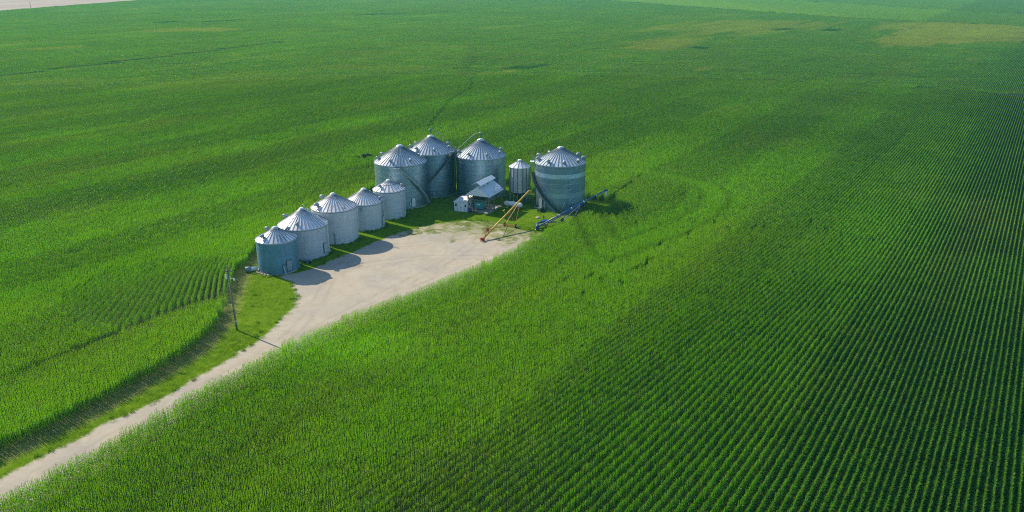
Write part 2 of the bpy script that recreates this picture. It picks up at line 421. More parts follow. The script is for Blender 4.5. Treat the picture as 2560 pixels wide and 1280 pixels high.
# ------------------------------------------------------------------ plants: leaf material and prototype meshes
def leaf_material(name, dark, lite, tan, tassel, trans=0.45, rough=0.34, spec=0.11, tgain=(1.9, 1.8, 0.4)):
    t = NT(name)
    ti = t.attr('tint', True); sep = t.n('ShaderNodeSeparateXYZ'); t.l(ti.outputs['Vector'], sep.inputs[0])
    rnd = t.attr('rnd').outputs['Fac']; ta = t.attr('tassel').outputs['Fac']
    yl = t.math('ADD', sep.outputs[1], t.math('MULTIPLY', t.math('SUBTRACT', rnd, 0.5), 1.1), clamp=True)
    c = t.mix(yl, dark, lite)
    c = t.mix(t.math('MULTIPLY', sep.outputs[0], t.rng(rnd, 0.0, 0.6, 0.45, 1.0)), c, tan)
    c = t.mix(ta, c, tassel)
    hs = t.n('ShaderNodeHueSaturation'); t.l(c, hs.inputs['Color']); t.l(sep.outputs[2], hs.inputs['Value'])
    c = hs.outputs[0]
    pb = t.pbr(c, rough, 0, spec)
    tr = t.n('ShaderNodeBsdfTranslucent'); t.l(t.mix(1.0, c, tgain, 'MULTIPLY'), tr.inputs['Color'])
    mx = t.n('ShaderNodeMixShader'); mx.inputs[0].default_value = trans
    t.l(pb, mx.inputs[1]); t.l(tr.outputs[0], mx.inputs[2])
    return t.done(mx.outputs[0])

M['corn'] = leaf_material('corn_leaf', (0.007, 0.084, 0.010), (0.098, 0.345, 0.001), (0.24, 0.28, 0.07), (0.17, 0.23, 0.025))
M['grass'] = leaf_material('grass_blade', (0.085, 0.200, 0.002), (0.165, 0.320, 0.002), (0.24, 0.23, 0.06), (0.2, 0.2, 0.05), 0.4, 0.6, 0.05)
M['bean'] = leaf_material('bean_leaf', (0.09, 0.23, 0.008), (0.20, 0.36, 0.010), (0.3, 0.25, 0.1), (0.2, 0.2, 0.05), 0.35, 0.5, 0.3)

def strips(base, az, elev0, droop, L, W, nseg, prof, tassel, rnd, twist=None):
    """ribbon leaves: arrays over leaves -> verts, quads, attributes"""
    n = len(az); k = nseg + 1
    s = np.linspace(0, 1, k)
    el = elev0[:, None] - droop[:, None] * (s[None, :] ** 1.3)
    step = L[:, None] / nseg
    dh = np.cos(el) * step; dz = np.sin(el) * step
    hh = np.concatenate([np.zeros((n, 1)), np.cumsum((dh[:, :-1] + dh[:, 1:]) / 2, 1)], 1)
    zz = np.concatenate([np.zeros((n, 1)), np.cumsum((dz[:, :-1] + dz[:, 1:]) / 2, 1)], 1)
    ca, sa = np.cos(az)[:, None], np.sin(az)[:, None]
    px = base[:, 0:1] + hh * ca; py = base[:, 1:2] + hh * sa; pz = base[:, 2:3] + zz
    w = W[:, None] * np.asarray(prof)[None, :] / 2
    tw = (twist if twist is not None else np.zeros(n))[:, None] * s[None, :]
    wx, wy, wz = -sa * np.cos(tw), ca * np.cos(tw), np.sin(tw)
    Lf = np.stack([px - wx * w, py - wy * w, pz - wz * w], -1); Rt = np.stack([px + wx * w, py + wy * w, pz + wz * w], -1)
    V = np.stack([Lf, Rt], 2).reshape(n, k * 2, 3)
    fi = np.array([[2 * i, 2 * i + 1, 2 * i + 3, 2 * i + 2] for i in range(nseg)])
    F = (fi[None] + (np.arange(n) * 2 * k)[:, None, None]).reshape(-1, 4)
    ta = np.repeat(tassel, 2 * k); rn = np.repeat(rnd, 2 * k)
    return V.reshape(-1, 3), F, ta, rn

def corn_mesh(name, px, py, r, nleaf, nseg, prof, lw, ll, spread, tassels, h0=2.30, zlow=0.28, stalk=True, erect=0.0):
    n = len(px)
    h = h0 * np.clip(r.normal(0.97, 0.05, n), 0.78, 1.12)
    baz = r.normal(0, 0.55, n) + (r.random(n) < 0.5) * math.pi     # leaves mostly reach across the row (local x)
    li = np.tile(np.arange(nleaf), (n, 1)); f = (li + r.uniform(-.3, .3, (n, nleaf))) / max(1, nleaf - 1)
    z0 = h[:, None] * (zlow + (0.90 - zlow) * f)
    az = baz[:, None] + li * math.pi + r.normal(0, 0.35, (n, nleaf))
    elev = np.radians(52 + 26 * np.clip(f, 0, 1) ** 2 + erect * 12) + r.normal(0, 0.10, (n, nleaf))
    droop = (np.radians(118 - 66 * np.clip(f, 0, 1) ** 1.5) + r.normal(0, 0.2, (n, nleaf))) * spread
    L = ll * (1.22 - 0.55 * np.clip(f, 0, 1)) * r.uniform(0.85, 1.15, (n, nleaf))
    W = lw * r.uniform(0.85, 1.15, (n, nleaf)) * (1 - 0.25 * np.clip(f, 0, 1))
    base = np.stack([np.repeat(px[:, None], nleaf, 1), np.repeat(py[:, None], nleaf, 1), z0], -1).reshape(-1, 3)
    pv = r.normal(0, 0.17, n)[:, None]
    parts = [strips(base, az.ravel(), elev.ravel(), droop.ravel(), L.ravel(), W.ravel(), nseg, prof, np.zeros(n * nleaf), (np.clip(f, 0, 1) ** 3 * 0.80 + r.random((n, nleaf)) * 0.25 + pv).ravel(), r.normal(0, 0.5, n * nleaf))]
    if tassels > 0:
        m = tassels
        taz = r.uniform(0, 2 * math.pi, (n, m)); tel = np.radians(r.uniform(55, 88, (n, m)))
        tb = np.stack([np.repeat(px[:, None], m, 1), np.repeat(py[:, None], m, 1), np.repeat((h * 0.98)[:, None], m, 1)], -1).reshape(-1, 3)
        parts.append(strips(tb, taz.ravel(), tel.ravel(), np.full(n * m, 0.25), r.uniform(0.2, 0.34, n * m), np.full(n * m, 0.030 * (6 / (m + 1.5))), 1, (1, 0.5), np.full(n * m, 0.55), r.random(n * m)))
    if stalk:
        sb = np.stack([px, py, np.zeros(n)], -1)
        for a in (0.4, 2.0):
            parts.append(strips(sb, np.full(n, a), np.full(n, math.pi / 2 - 0.02), np.zeros(n), h, np.full(n, 0.035), 1, (1, 0.6), np.zeros(n), r.random(n) * 0.5))
    V, F, A, B = [], [], [], []; off = 0
    for v, fc, a, b in parts:
        V.append(v); F.append(fc + off); A.append(a); B.append(b); off += len(v)
    return np_mesh(name, np.concatenate(V), np.concatenate(F), M['corn'], {'tassel': ('FLOAT', np.concatenate(A).astype(np.float32)), 'rnd': ('FLOAT', np.concatenate(B).astype(np.float32))}, link=False)

def proto_collection(name, objs):
    c = bpy.data.collections.new(name)
    for o in objs: c.objects.link(o)
    return c

NEAR_LEN, MID_LEN, FAR_LEN, FAR_ROWS = 1.15, 2.3, 7.62, 10
ROW = 0.762
def seg_plants(r, length, rows, sp):
    X_, Y_ = [], []
    for k in range(rows):
        y = np.arange(-length / 2, length / 2, sp); y = y + r.normal(0, sp * 0.15, len(y))
        X_.append(np.full(len(y), (k - (rows - 1) / 2) * ROW) + r.normal(0, 0.025, len(y))); Y_.append(y)
    return np.concatenate(X_), np.concatenate(Y_)
near_p, mid_p, far_p = [], [], []
for i in range(12):   # even: arching leaves, odd: erect leaves
    r = np.random.default_rng(100 + i)
    near_p.append(corn_mesh('corn_near_%02d' % i, *seg_plants(r, NEAR_LEN, 1, 0.175), r, 10, 4, (0.55, 1.0, 0.95, 0.65, 0.05), 0.080, 0.56, 1.15 if i % 2 == 0 else 0.75, 4 if i % 3 else 2, erect=i % 2))
for i in range(8):
    r = np.random.default_rng(200 + i)
    mid_p.append(corn_mesh('corn_mid_%02d' % i, *seg_plants(r, MID_LEN, 1, 0.19), r, 7, 2, (0.8, 1.0, 0.1), 0.105, 0.54, 1.1 if i % 2 == 0 else 0.75, 2, zlow=0.4, erect=i % 2))
for i in range(6):
    r = np.random.default_rng(300 + i)
    far_p.append(corn_mesh('corn_far_%02d' % i, *seg_plants(r, FAR_LEN, FAR_ROWS, 0.27), r, 5, 1, (1.0, 0.35), 0.17, 0.55, 0.8, 1, zlow=0.50, stalk=False))
# grass tufts
def tuft_mesh(name, seed, nbl, rad, hmin, hmax, w, mat):
    r = np.random.default_rng(seed)
    a = r.uniform(0, 2 * math.pi, nbl); d = rad * np.sqrt(r.random(nbl))
    b = np.stack([d * np.cos(a), d * np.sin(a), np.zeros(nbl)], -1)
    V, F, A, B = strips(b, r.uniform(0, 2 * math.pi, nbl), np.radians(r.uniform(45, 85, nbl)), r.uniform(0.2, 1.1, nbl), r.uniform(hmin, hmax, nbl), np.full(nbl, w), 2, (1, 0.8, 0.1), np.zeros(nbl), r.random(nbl))
    return np_mesh(name, V, F, mat, {'tassel': ('FLOAT', A.astype(np.float32)), 'rnd': ('FLOAT', B.astype(np.float32))}, link=False)
grass_p = [tuft_mesh('grass_%02d' % i, 400 + i, 170, 0.55, 0.05, 0.14, 0.022, M['grass']) for i in range(4)] + [tuft_mesh('grass_tall_%02d' % i, 420 + i, 70, 0.34, 0.22, 0.55, 0.035, M['grass']) for i in range(4)]
bean_p = []
for i in range(3):
    r = np.random.default_rng(500 + i); n = 2600
    y = r.uniform(-8, 8, n); x = (np.floor(r.random(n) * 21) - 10) * ROW + r.normal(0, 0.14, n)
    b = np.stack([x, y, r.uniform(0.25, 0.7, n)], -1)
    V, F, A, B = strips(b, r.uniform(0, 2 * math.pi, n), r.uniform(-0.3, 0.9, n), np.full(n, 0.3), np.full(n, 0.42), np.full(n, 0.36), 1, (0.9, 0.7), np.zeros(n), r.random(n))
    bean_p.append(np_mesh('bean_%02d' % i, V, F, M['bean'], {'tassel': ('FLOAT', A.astype(np.float32)), 'rnd': ('FLOAT', B.astype(np.float32))}, link=False))

def scatter(name, pts, rotz, scl, idx, tint, coll):
    """one object: instances of the plant meshes on stored points"""
    n = len(pts)
    rot = np.zeros((n, 3), np.float32); rot[:, 2] = rotz
    o = np_mesh(name, pts, np.zeros((0, 4), int), None, {'rot': ('FLOAT_VECTOR', rot), 'scl': ('FLOAT_VECTOR', np.asarray(scl, np.float32)), 'idx': ('INT', np.asarray(idx, np.int32)), 'tint': ('FLOAT_VECTOR', np.asarray(tint, np.float32))})
    ng = bpy.data.node_groups.new(name + '_scatter', 'GeometryNodeTree')
    ng.interface.new_socket('Geometry', in_out='INPUT', socket_type='NodeSocketGeometry'); ng.interface.new_socket('Geometry', in_out='OUTPUT', socket_type='NodeSocketGeometry')
    N = ng.nodes; Lk = ng.links
    gi = N.new('NodeGroupInput'); go = N.new('NodeGroupOutput')
    ci = N.new('GeometryNodeCollectionInfo'); ci.inputs['Collection'].default_value = coll; ci.inputs['Separate Children'].default_value = True; ci.inputs['Reset Children'].default_value = True
    ip = N.new('GeometryNodeInstanceOnPoints'); ip.inputs['Pick Instance'].default_value = True
    def na(nm, typ):
        a = N.new('GeometryNodeInputNamedAttribute'); a.data_type = typ; a.inputs['Name'].default_value = nm; return a.outputs['Attribute']
    e2r = N.new('FunctionNodeEulerToRotation'); Lk.new(na('rot', 'FLOAT_VECTOR'), e2r.inputs[0])
    Lk.new(gi.outputs[0], ip.inputs['Points']); Lk.new(ci.outputs[0], ip.inputs['Instance'])
    Lk.new(na('idx', 'INT'), ip.inputs['Instance Index']); Lk.new(e2r.outputs[0], ip.inputs['Rotation']); Lk.new(na('scl', 'FLOAT_VECTOR'), ip.inputs['Scale'])
    Lk.new(ip.outputs[0], go.inputs[0])
    md = o.modifiers.new('plants', 'NODES'); md.node_group = ng
    return o

# ------------------------------------------------------------------ corn field
B0 = R_(33.2)
DV = np.array([math.sin(B0), math.cos(B0)]); NV = np.array([math.cos(B0), -math.sin(B0)])
def to_xy(p0, q):
    """rows run along q; near the drive they bend to follow it"""
    w = 0.10 * sstep(-p0, 8, 48)
    h = np.where(q < 190, (190 - q) - 20 * (1 - np.exp(-np.maximum(0, 190 - q) / 20)), 0.0)
    dh = np.where(q < 190, 1 - np.exp(-np.maximum(0, 190 - q) / 20), 0.0)
    p = p0 - w * h
    return p * NV[0] + q * DV[0], p * NV[1] + q * DV[1], np.arctan2(w * dh, 1.0)     # x, y, extra bearing

BLOCK = np.array([(-77, 128), (-74.5, 138.5), (-67, 144.5), (-55, 144), (-51, 140), (-48.6, 127), (-50.5, 125.6), (-56.0, 119.4), (-60, 112.8), (-68, 114), (-75, 121)], float)
GAP = [(-47.2, 127.3), (-51.5, 124.5), (-56.6, 118.2), (-61.7, 109.4), (-64.8, 103.6), (-70.5, 94.9), (-74.3, 89.6)]
TRAIL = [(-29.2, 281.7), (-28.1, 310.4), (-26.5, 342.9), (-19.1, 383.8), (-21.1, 417.2), (-27.3, 425.2), (-24.6, 490.6), (-31.2, 609.5)]
SWALE = [(-285, 395), (-267.9, 424.1), (-208.2, 560.7), (-180, 640)]
SPOTS = [(5, 462, 9, 3), (12, 466, 9, 3), (134.9, 587.5, 6, 5), (-177, 1055, 30, 8), (-150, 1062, 20, 6), (-318, 914, 26, 7), (-371, 893, 16, 6), (-77, 165.6, 3.2, .9), (24.1, 139.7, 2.0, 1.3), (22.0, 138.0, 1.2, .8), (19.2, 130.8, 1.3, .8), (26, 143, 1.6, .8),
         (37.2, 163.7, 1.1, .7), (12.5, 127, .9, .6), (16, 133, .8, .8), (31, 150, 1.0, .7), (-43.5, 232.9, 3.0, 2.2), (5, 150, .9, .5), (40, 168, 1.0, .6), (30.5,153.5,3.5,.6),(37,159.8,3,.6),(44.6,167.3,2.5,.5),(52,163.4,3,.6),(19,142,2.5,.6),(13.8,135,2.2,.5),(10,133,2,.5),(66,168,2.5,.5),(34.5,209.8,3,.8),(31.6,203.8,2,.7),(255, 780, 14, 6), (300, 770, 20, 7)]
TANS = [(np.array([(150, 801), (200, 880), (256, 929), (337, 907), (300, 820), (258, 749), (200, 722), (140, 703)], float), 0.6, 45), (np.array([(74, 637), (130, 672), (190, 705), (150, 640), (124, 603), (99, 564), (84, 590)], float), 0.65, 30),
        (np.array([(268, 590), (285, 660), (340, 740), (409, 845), (460, 905), (700, 760), (560, 640), (420, 640), (397, 634), (363, 637), (345, 622), (322, 618), (300, 604)], float), 0.8, 26),
        (np.array([(330, 760), (360, 830), (400, 880), (420, 850), (360, 780)], float), 0.6, 20), (np.array([(95, 455), (112, 475), (120, 462), (104, 445)], float), 0.55, 8),
        (np.array([(-345, 740), (-330, 790), (-270, 800), (-260, 770), (-300, 745)], float), 0.55, 18), (np.array([(-350, 570), (-330, 600), (-305, 596), (-320, 570)], float), 0.5, 14),
        (np.array([(-190, 395), (-150, 450), (-105, 430), (-120, 390), (-160, 370)], float), 0.22, 25), (np.array([(-260, 395), (-225, 420), (-205, 400), (-240, 380)], float), 0.25, 15),
        (np.array([(-30, 428), (-20, 436), (5, 448), (0, 440)], float), 0.5, 4)]

ARC = [(14, 213), (24, 216.5), (34, 215.5), (43, 210), (49, 202), (51, 193), (48.5, 183), (43, 173), (36, 164), (28, 155.5), (19, 147)]
ARCBOX = np.array([(10, 200), (10, 232), (62, 232), (68, 190), (52, 165), (40, 165), (36, 200)], float)
def keep_mask(x, y):
    k = sdist(YARD, x, y) < -0.25 + (vnoise(x * 1.0, y * 1.0, 0.9) - 0.5) * 0.5
    gw = 0.55 * sstep(y, 96, 122) + 0.42
    k &= seg_dist(GAP, x, y, False) > gw
    nearz = np.hypot(x, y) < RM
    for sx, sy, a, b in SPOTS:
        u = (x - sx) * DV[0] + (y - sy) * DV[1]; v = (x - sx) * NV[0] + (y - sy) * NV[1]
        d = np.hypot(u / a, v / b)
        k &= ~(nearz & (d < 0.35 + 0.7 * vnoise(x, y, 0.8 + 0.2 * a)))
    # the tilled soil beyond the left end and the bean fields beyond the right end
    k &= ~((x < -718 + 0.012 * (y - 1160) + 8) & (y > 950))
    k &= y < far_edge(x) - 6
    return k

def far_edge(x):
    return np.interp(x, [-2000, 60, 157, 265, 392, 450, 514, 700, 1200], [4000, 2150, 1645, 1315, 992, 915, 830, 640, 250])

def tints(x, y, r):
    n = len(x)
    p0 = x * NV[0] + y * NV[1]; q = x * DV[0] + y * DV[1]
    passes = np.floor((p0 + 3 * (vnoise(q, p0, 160) - .5)) / (12 * ROW)).astype(int)
    edges = np.cumsum(13.0 + 9.0 * _perm[5, np.arange(200)]) - 1500.0
    par = (np.searchsorted(edges, p0 + 1.2 * (vnoise(q, p0 * 0.2, 60) - .5)) % 2) * 2.0 - 1.0
    band = 0.35 * (_perm[passes % 256, (passes // 7) % 256] - 0.5) + 0.20 * par
    wide = vnoise(p0, q * 0.06, 17) - 0.5
    big = fnoise(x, y, 55) - 0.5; mid = fnoise(p0 * 2.5, q * 0.45, 12) - 0.5
    dist_y = np.exp(-np.maximum(0, -sdist(YARD, x, y)) / 26.0)
    yel = 0.35 + 0.42 * big + 0.28 * mid + 0.50 * band + 0.15 * wide + 0.42 * dist_y + r.normal(0, 0.05, n)
    yel = yel + 0.18 * sstep(-x, -60, 20) * sstep(y, 260, 120) - 0.04 * sstep(x, 20, 110)
    yel = yel + 0.8 * np.exp(-(((x + 22) / 9) ** 2 + ((y - 106) / 5.5) ** 2)) + 0.6 * np.exp(-(seg_dist(ARC, x, y, False) / 5.0) ** 2)
    yel = yel - 0.42 * sstep(np.hypot(x, y), 150, 460)  # leaves cooler with distance from the camera: haze put into their colour
    dry = np.clip(0.9 * (fnoise(x + 400, y, 42) - 0.66), 0, 0.2) + np.clip(r.normal(-0.30, 0.22, n), 0, 0.25)
    # rusty tips along some passes right of the drive
    dry = dry + 0.16 * np.exp(-((p0 + 52) / 9) ** 2) * sstep(q, 215, 150) * (0.4 + fnoise(p0 * 2, q, 8))
    dry = dry + 0.30 * dist_y * (0.35 + fnoise(x + 90, y - 40, 22)) * r.uniform(0.5, 1.1, n) + np.clip(0.55 * (fnoise(p0 * 1.6 + 30, q * 0.5, 26) - 0.55), 0, 0.16)
    for P, a, soft in TANS:
        u = sdist(P, x, y) + (fnoise((x * DV[0] + y * DV[1]) * .5, (x * NV[0] + y * NV[1]) * 4, 40) - 0.5) * soft * 2.2
        dry = np.maximum(dry, a * sstep(u, -soft * 0.4, soft * 0.4) * r.uniform(0.75, 1.0, n))
    streak = fnoise(q * 0.12, p0 * 1.0, 10)
    far_ = sstep(y, 300, 800)
    dry = dry + far_ * np.clip(0.8 * (fnoise(x, y * 0.6, 90) - 0.60), 0, 0.3)
    bri = 0.93 + 0.24 * big + 0.16 * (streak - 0.5) + 0.08 * band + 0.16 * sstep(p0, -25, 20) * sstep(y, 330, 180) + 0.05 * wide + r.normal(0, 0.035, n)
    da = sdist(np.array(ARC), x, y)
    bri = bri * (1 - 0.28 * np.exp(-((da - 3.5) / 0.8) ** 2) - 0.30 * np.exp(-((da + 3.0) / 0.9) ** 2) - 0.2 * np.exp(-((da - 8.0) / 0.8) ** 2))
    return np.stack([np.clip(dry, 0, 1), np.clip(yel, 0.12, 1), np.clip(bri * (1 + 0.28 * np.exp(-(((x + 22) / 9) ** 2 + ((y - 106) / 5.5) ** 2))), 0.6, 1.6)], -1), band

def in_view(x, y, m=0.74, pad=14):
    return (np.abs(x) < m * y + pad) & (y > 52)

def rows_points(q0, q1, p_lo, p_hi, step):
    k0, k1 = int(np.floor(p_lo / ROW)), int(np.ceil(p_hi / ROW))
    k = np.arange(k0, k1 + 1); q = np.arange(q0, q1, step)
    K, Q = np.meshgrid(k, q, indexing='ij')
    off = ((K * 0.6180339) % 1.0) * step
    return (K * ROW).ravel().astype(float), (Q + off).ravel()

RN, RM = 172.0, 430.0
P0, Q = rows_points(-40, 620, -640, 420, NEAR_LEN)
x, y, eb = to_xy(P0, Q)
m = in_view(x, y); P0, x, y, eb = P0[m], x[m], y[m], eb[m]
dist = np.hypot(x, y); zone = dist + (vnoise(x, y, 6) - 0.5) * 10
nearm = zone < RN
inb = in_poly(BLOCK, x, y)
m = nearm & ~inb; xn, yn, bn = x[m], y[m], eb[m]; 
k = keep_mask(xn, yn); xn, yn, bn = xn[k], yn[k], bn[k]
# left block: rows that curve across the end of the drive
jj = np.arange(0, 30); yy = np.arange(109, 146, NEAR_LEN)
J, YY = np.meshgrid(jj, yy, indexing='ij'); J = J.ravel(); YY = YY.ravel() + 0.3 * (J % 3)
sl = np.tan(np.radians(18 - 15 * J / 26.0)); cur = np.maximum(0, YY - 133)
XX = -49.6 - 1.0 * J + sl * (130 - YY) + 0.012 * cur ** 2
slope = -sl + 0.024 * cur
m = in_poly(BLOCK, XX, YY); XX, YY, slope = XX[m], YY[m], slope[m]
k = keep_mask(XX, YY); XX, YY, slope = XX[k], YY[k], slope[k]
ang_n = np.concatenate([-(B0 + bn), -np.arctan2(slope, 1.0)])
xn = np.concatenate([xn, XX]); yn = np.concatenate([yn, YY])
blockm = np.concatenate([np.zeros(len(bn), bool), np.ones(len(XX), bool)])
tn, band = tints(xn, yn, rng); n = len(xn)
tn[blockm, 1] = np.clip(tn[blockm, 1] + 0.2, 0, 1)
er = rng.random(n) < np.clip(0.5 + 1.3 * band + 0.5 * (fnoise(xn, yn, 18) - .5), 0.08, 0.92)
idx_n = (rng.integers(0, 6, n) * 2 + er).astype(int)
hgt = 0.90 + 0.22 * fnoise(xn, yn, 16) + rng.normal(0, 0.02, n)
wide_n = 0.66 + 0.42 * sstep(xn * NV[0] + yn * NV[1], -42, 0)
be = sstep(np.minimum(sdist(BLOCK, xn, yn), 5.0 - 0.0 * xn), 0.0, 4.5); be = be * (0.75 + 0.5 * vnoise(xn, yn, 4))
scl = np.stack([np.where(blockm, 0.85 - 0.36 * np.clip(be, 0, 1), wide_n * rng.uniform(0.92, 1.08, n)), rng.choice([-1.0, 1.0], n), hgt * np.where(blockm, 1.0 - 0.09 * np.clip(be, 0, 1), 1.0)], -1)
field = scatter('corn_field', np.stack([xn, yn, np.zeros(n)], -1), ang_n + rng.normal(0, .02, n), scl, idx_n, tn, proto_collection('corn_near', near_p))
tag(field, 'tall green corn rows around the gravel drive and the grain bins', 'corn field', kind='stuff')
print('near corn', n)
# middle distance
P0, Q = rows_points(-40, 620, -640, 420, MID_LEN)
x, y, eb = to_xy(P0, Q); m = in_view(x, y); x, y, eb = x[m], y[m], eb[m]
zone = np.hypot(x, y) + (vnoise(x, y, 6) - 0.5) * 10
m = (zone >= RN) & (zone < RM) & ~in_poly(BLOCK, x, y); x, y, eb = x[m], y[m], eb[m]
k = keep_mask(x, y); x, y, eb = x[k], y[k], eb[k]; n = len(x)
tm, band = tints(x, y, rng)
tr_low = seg_dist(TRAIL, x, y, False) < 0.8; tm[tr_low] *= np.array([0.8, 0.7, 0.86])
er = rng.random(n) < np.clip(0.5 + 1.3 * band + 0.5 * (fnoise(x, y, 18) - .5), 0.08, 0.92)
scl = np.stack([rng.uniform(0.78, 0.95, n), rng.choice([-1.0, 1.0], n), (0.90 + 0.22 * fnoise(x, y, 16) + rng.normal(0, 0.02, n)) * np.where(tr_low, 0.86, 1.0)], -1)
o = scatter('corn_field', np.stack([x, y, np.zeros(n)], -1), -(B0 + eb), scl, rng.integers(0, 4, n) * 2 + er, tm, proto_collection('corn_mid', mid_p))
tag(o, 'green corn beyond the grain bins, in the middle distance', 'corn field', kind='stuff')
print('mid corn', n)
# far
W8 = FAR_ROWS * ROW
kk = np.arange(-260, 220); qq = np.arange(40, 3200, FAR_LEN)
K, Q = np.meshgrid(kk, qq, indexing='ij'); p0 = K.ravel() * W8; q = Q.ravel() + ((K.ravel() * 0.618) % 1) * FAR_LEN
x = p0 * NV[0] + q * DV[0]; y = p0 * NV[1] + q * DV[1]
m = in_view(x, y, 0.72, 20) & (np.hypot(x, y) >= RM - 3) & (y < 2100); x, y = x[m], y[m]
k = keep_mask(x, y); x, y = x[k], y[k]; n = len(x)
tf, band = tints(x, y, rng)
low = seg_dist(SWALE, x, y, False) < 4.0
for sx, sy, a, b in SPOTS:
    u = (x - sx) * DV[0] + (y - sy) * DV[1]; v = (x - sx) * NV[0] + (y - sy) * NV[1]
    low |= np.hypot(u / (a + 3), v / (b + 3)) < 1
tf[seg_dist(TRAIL, x, y, False) < 3.5, 2] *= 0.85
tf[low] *= np.array([0.3, 0.6, 0.8])
scl = np.stack([rng.uniform(0.98, 1.04, n), rng.choice([-1.0, 1.0], n) * rng.uniform(1.0, 1.06, n), (0.92 + 0.2 * fnoise(x, y, 30) + rng.normal(0, 0.03, n)) * np.where(low, 0.8, 1.0)], -1)
o = scatter('corn_field', np.stack([x, y, np.zeros(n)], -1), np.full(n, -B0), scl, rng.integers(0, 6, n), tf, proto_collection('corn_far', far_p))
tag(o, 'hazy green corn stretching away to the top of the picture', 'corn field', kind='stuff')
print('far corn', n)
# bean fields beyond the right-hand boundary
xs_, ys_ = np.meshgrid(np.arange(60, 1700, 15.2), np.arange(500, 2300, 15.2))
x, y = xs_.ravel(), ys_.ravel()
lane = np.abs((x - 455) * DV[1] - (y - 925) * DV[0])
k = (y > far_edge(x) + 9) & in_view(x, y, 0.72, 10)
road2 = np.interp(x, [300, 400, 535, 637, 800, 1200], [3000, 2200, 1660, 1200, 900, 500])
k &= ~((np.abs(y - road2) < 9))
x, y = x[k], y[k]; n = len(x)
fld = np.where((x - 455) * DV[1] - (y - 925) * DV[0] > 0, 1, 0) + 2 * (y > np.interp(x, [300, 400, 535, 637, 800, 1200], [3000, 2200, 1660, 1200, 900, 500]))
yel = np.array([0.95, 0.35, 0.35, 0.15])[fld] - 0.5 * sstep(x, 330, 460) * (fld == 0) + 0.25 * (fnoise(x, y, 120) - .5)
tb = np.stack([np.array([0.0, 0.0, 0.02, 0.05])[fld] + 0.5 * np.clip(fnoise(x, y, 60) - 0.62, 0, 1), np.clip(yel, 0, 1), np.array([1.05, 0.85, 0.9, 0.8])[fld] + rng.normal(0, 0.02, n)], -1)
o = scatter('bean_field', np.stack([x, y, np.zeros(n)], -1), -B0 + rng.choice([0, math.pi], n), np.ones((n, 3)), rng.integers(0, 3, n), tb, proto_collection('beans', bean_p))
tag(o, 'smooth pale green bean fields beyond the corn at the upper right', 'bean field', kind='stuff')

# ------------------------------------------------------------------ lawn grass and weeds
gx, gy_ = np.meshgrid(np.arange(-78, 36, 0.62), np.arange(45, 214, 0.62))
x = gx.ravel() + rng.uniform(-.3, .3, gx.size); y = gy_.ravel() + rng.uniform(-.3, .3, gx.size)
ins = sdist(YARD, x, y); grv = sdist(GRAVEL, x, y) + (fnoise(x, y, 3.5) - 0.5) * 1.8
grs = sstep(y + 0.35 * x, 150, 178)
binfree = np.ones(len(x), bool); nb = np.full(len(x), 1e9)
for bx, by, br in BINS_XY:
    d = np.hypot(x - bx, y - by) - br; nb = np.minimum(nb, d)
    if br > 3: binfree &= d > 0.15
sl_d = np.maximum(0, seg_dist(LEFT_EDGE[:9], x, y, False) - 1.3)
dirtp = np.exp(-sl_d ** 2 / 0.7) * 0.75
pat = fnoise(x, y, 2.6)
lawnm = (ins > 0.1) & binfree & (((grv < -0.1) & (rng.random(len(x)) > dirtp * 0.9)) | ((grv >= -0.1) & (grv < 0.5) & (rng.random(len(x)) < 0.35)) | ((pat + 0.30 * grs > 0.69) & (grs > 0.05) & (rng.random(len(x)) < 0.7)))
pav = np.array([(-11, 183.5), (-5.6, 180.6), (-2.2, 187.4), (-7.8, 189.8)], float)
shedp = np.array([(-13.9, 182.2), (-10.4, 181.2), (-7.9, 186.6), (-11.4, 187.8)], float)
lawnm &= ~in_poly(pav, x, y) & ~in_poly(shedp, x, y)
x, y, nb, grv = x[lawnm], y[lawnm], nb[lawnm], grv[lawnm]; n = len(x)
tall = (rng.random(n) < np.clip(0.9 - nb / 1.6, 0, 0.75)) | (rng.random(n) < 0.006) | ((rng.random(n) < 0.12) & (np.abs(grv) < 0.8))
idg = np.where(tall, rng.integers(4, 8, n), rng.integers(0, 4, n))
yl = 0.65 + 0.9 * (fnoise(x, y, 7) - .5) + rng.normal(0, .1, n) - 0.45 * tall
dr = np.clip(0.7 * (fnoise(x + 50, y, 4) - 0.5), 0, .35) + 0.2 * (grv > -0.1)
s = rng.uniform(0.8, 1.2, n)
o = scatter('lawn_grass', np.stack([x, y, np.full(n, 0.03)], -1), rng.uniform(0, 6.28, n), np.stack([s, s, s], -1), idg, np.stack([np.clip(dr, 0, 1), np.clip(yl, 0, 1), rng.normal(1.0, .08, n)], -1), proto_collection('grass', grass_p))
tag(o, 'mown grass and weeds beside the gravel drive and round the bins', 'grass', kind='stuff')
print('grass', n)

# weeds in the gaps of the corn: dark low growth
wx, wy, wt = [], [], []
for sx, sy, a, b in SPOTS:
    nn = int(min(500, 3 + a * b * 4)); u = rng.normal(0, a * .55, nn); v = rng.normal(0, b * .55, nn)
    wx.append(sx + u * DV[0] + v * NV[0]); wy.append(sy + u * DV[1] + v * NV[1]); wt.append(np.full(nn, 1.0 + 0.9 * (sy > 300)))
def along(P, step, jit):
    P = np.asarray(P, float); out = []
    for a, b in zip(P[:-1], P[1:]):
        L = np.hypot(*(b - a)); nn = int(L / step) + 1; tt = rng.random(nn)
        out.append(a[None] + (b - a)[None] * tt[:, None] + rng.normal(0, jit, (nn, 2)))
    return np.concatenate(out)
for P, st, j in (([(150, 1650), (265, 1312), (392, 988), (450, 911), (514, 826), (700, 636)], 2.0, 1.5),):
    q_ = along(P, st, j); wx.append(q_[:, 0]); wy.append(q_[:, 1]); wt.append(np.full(len(q_), 2.6))
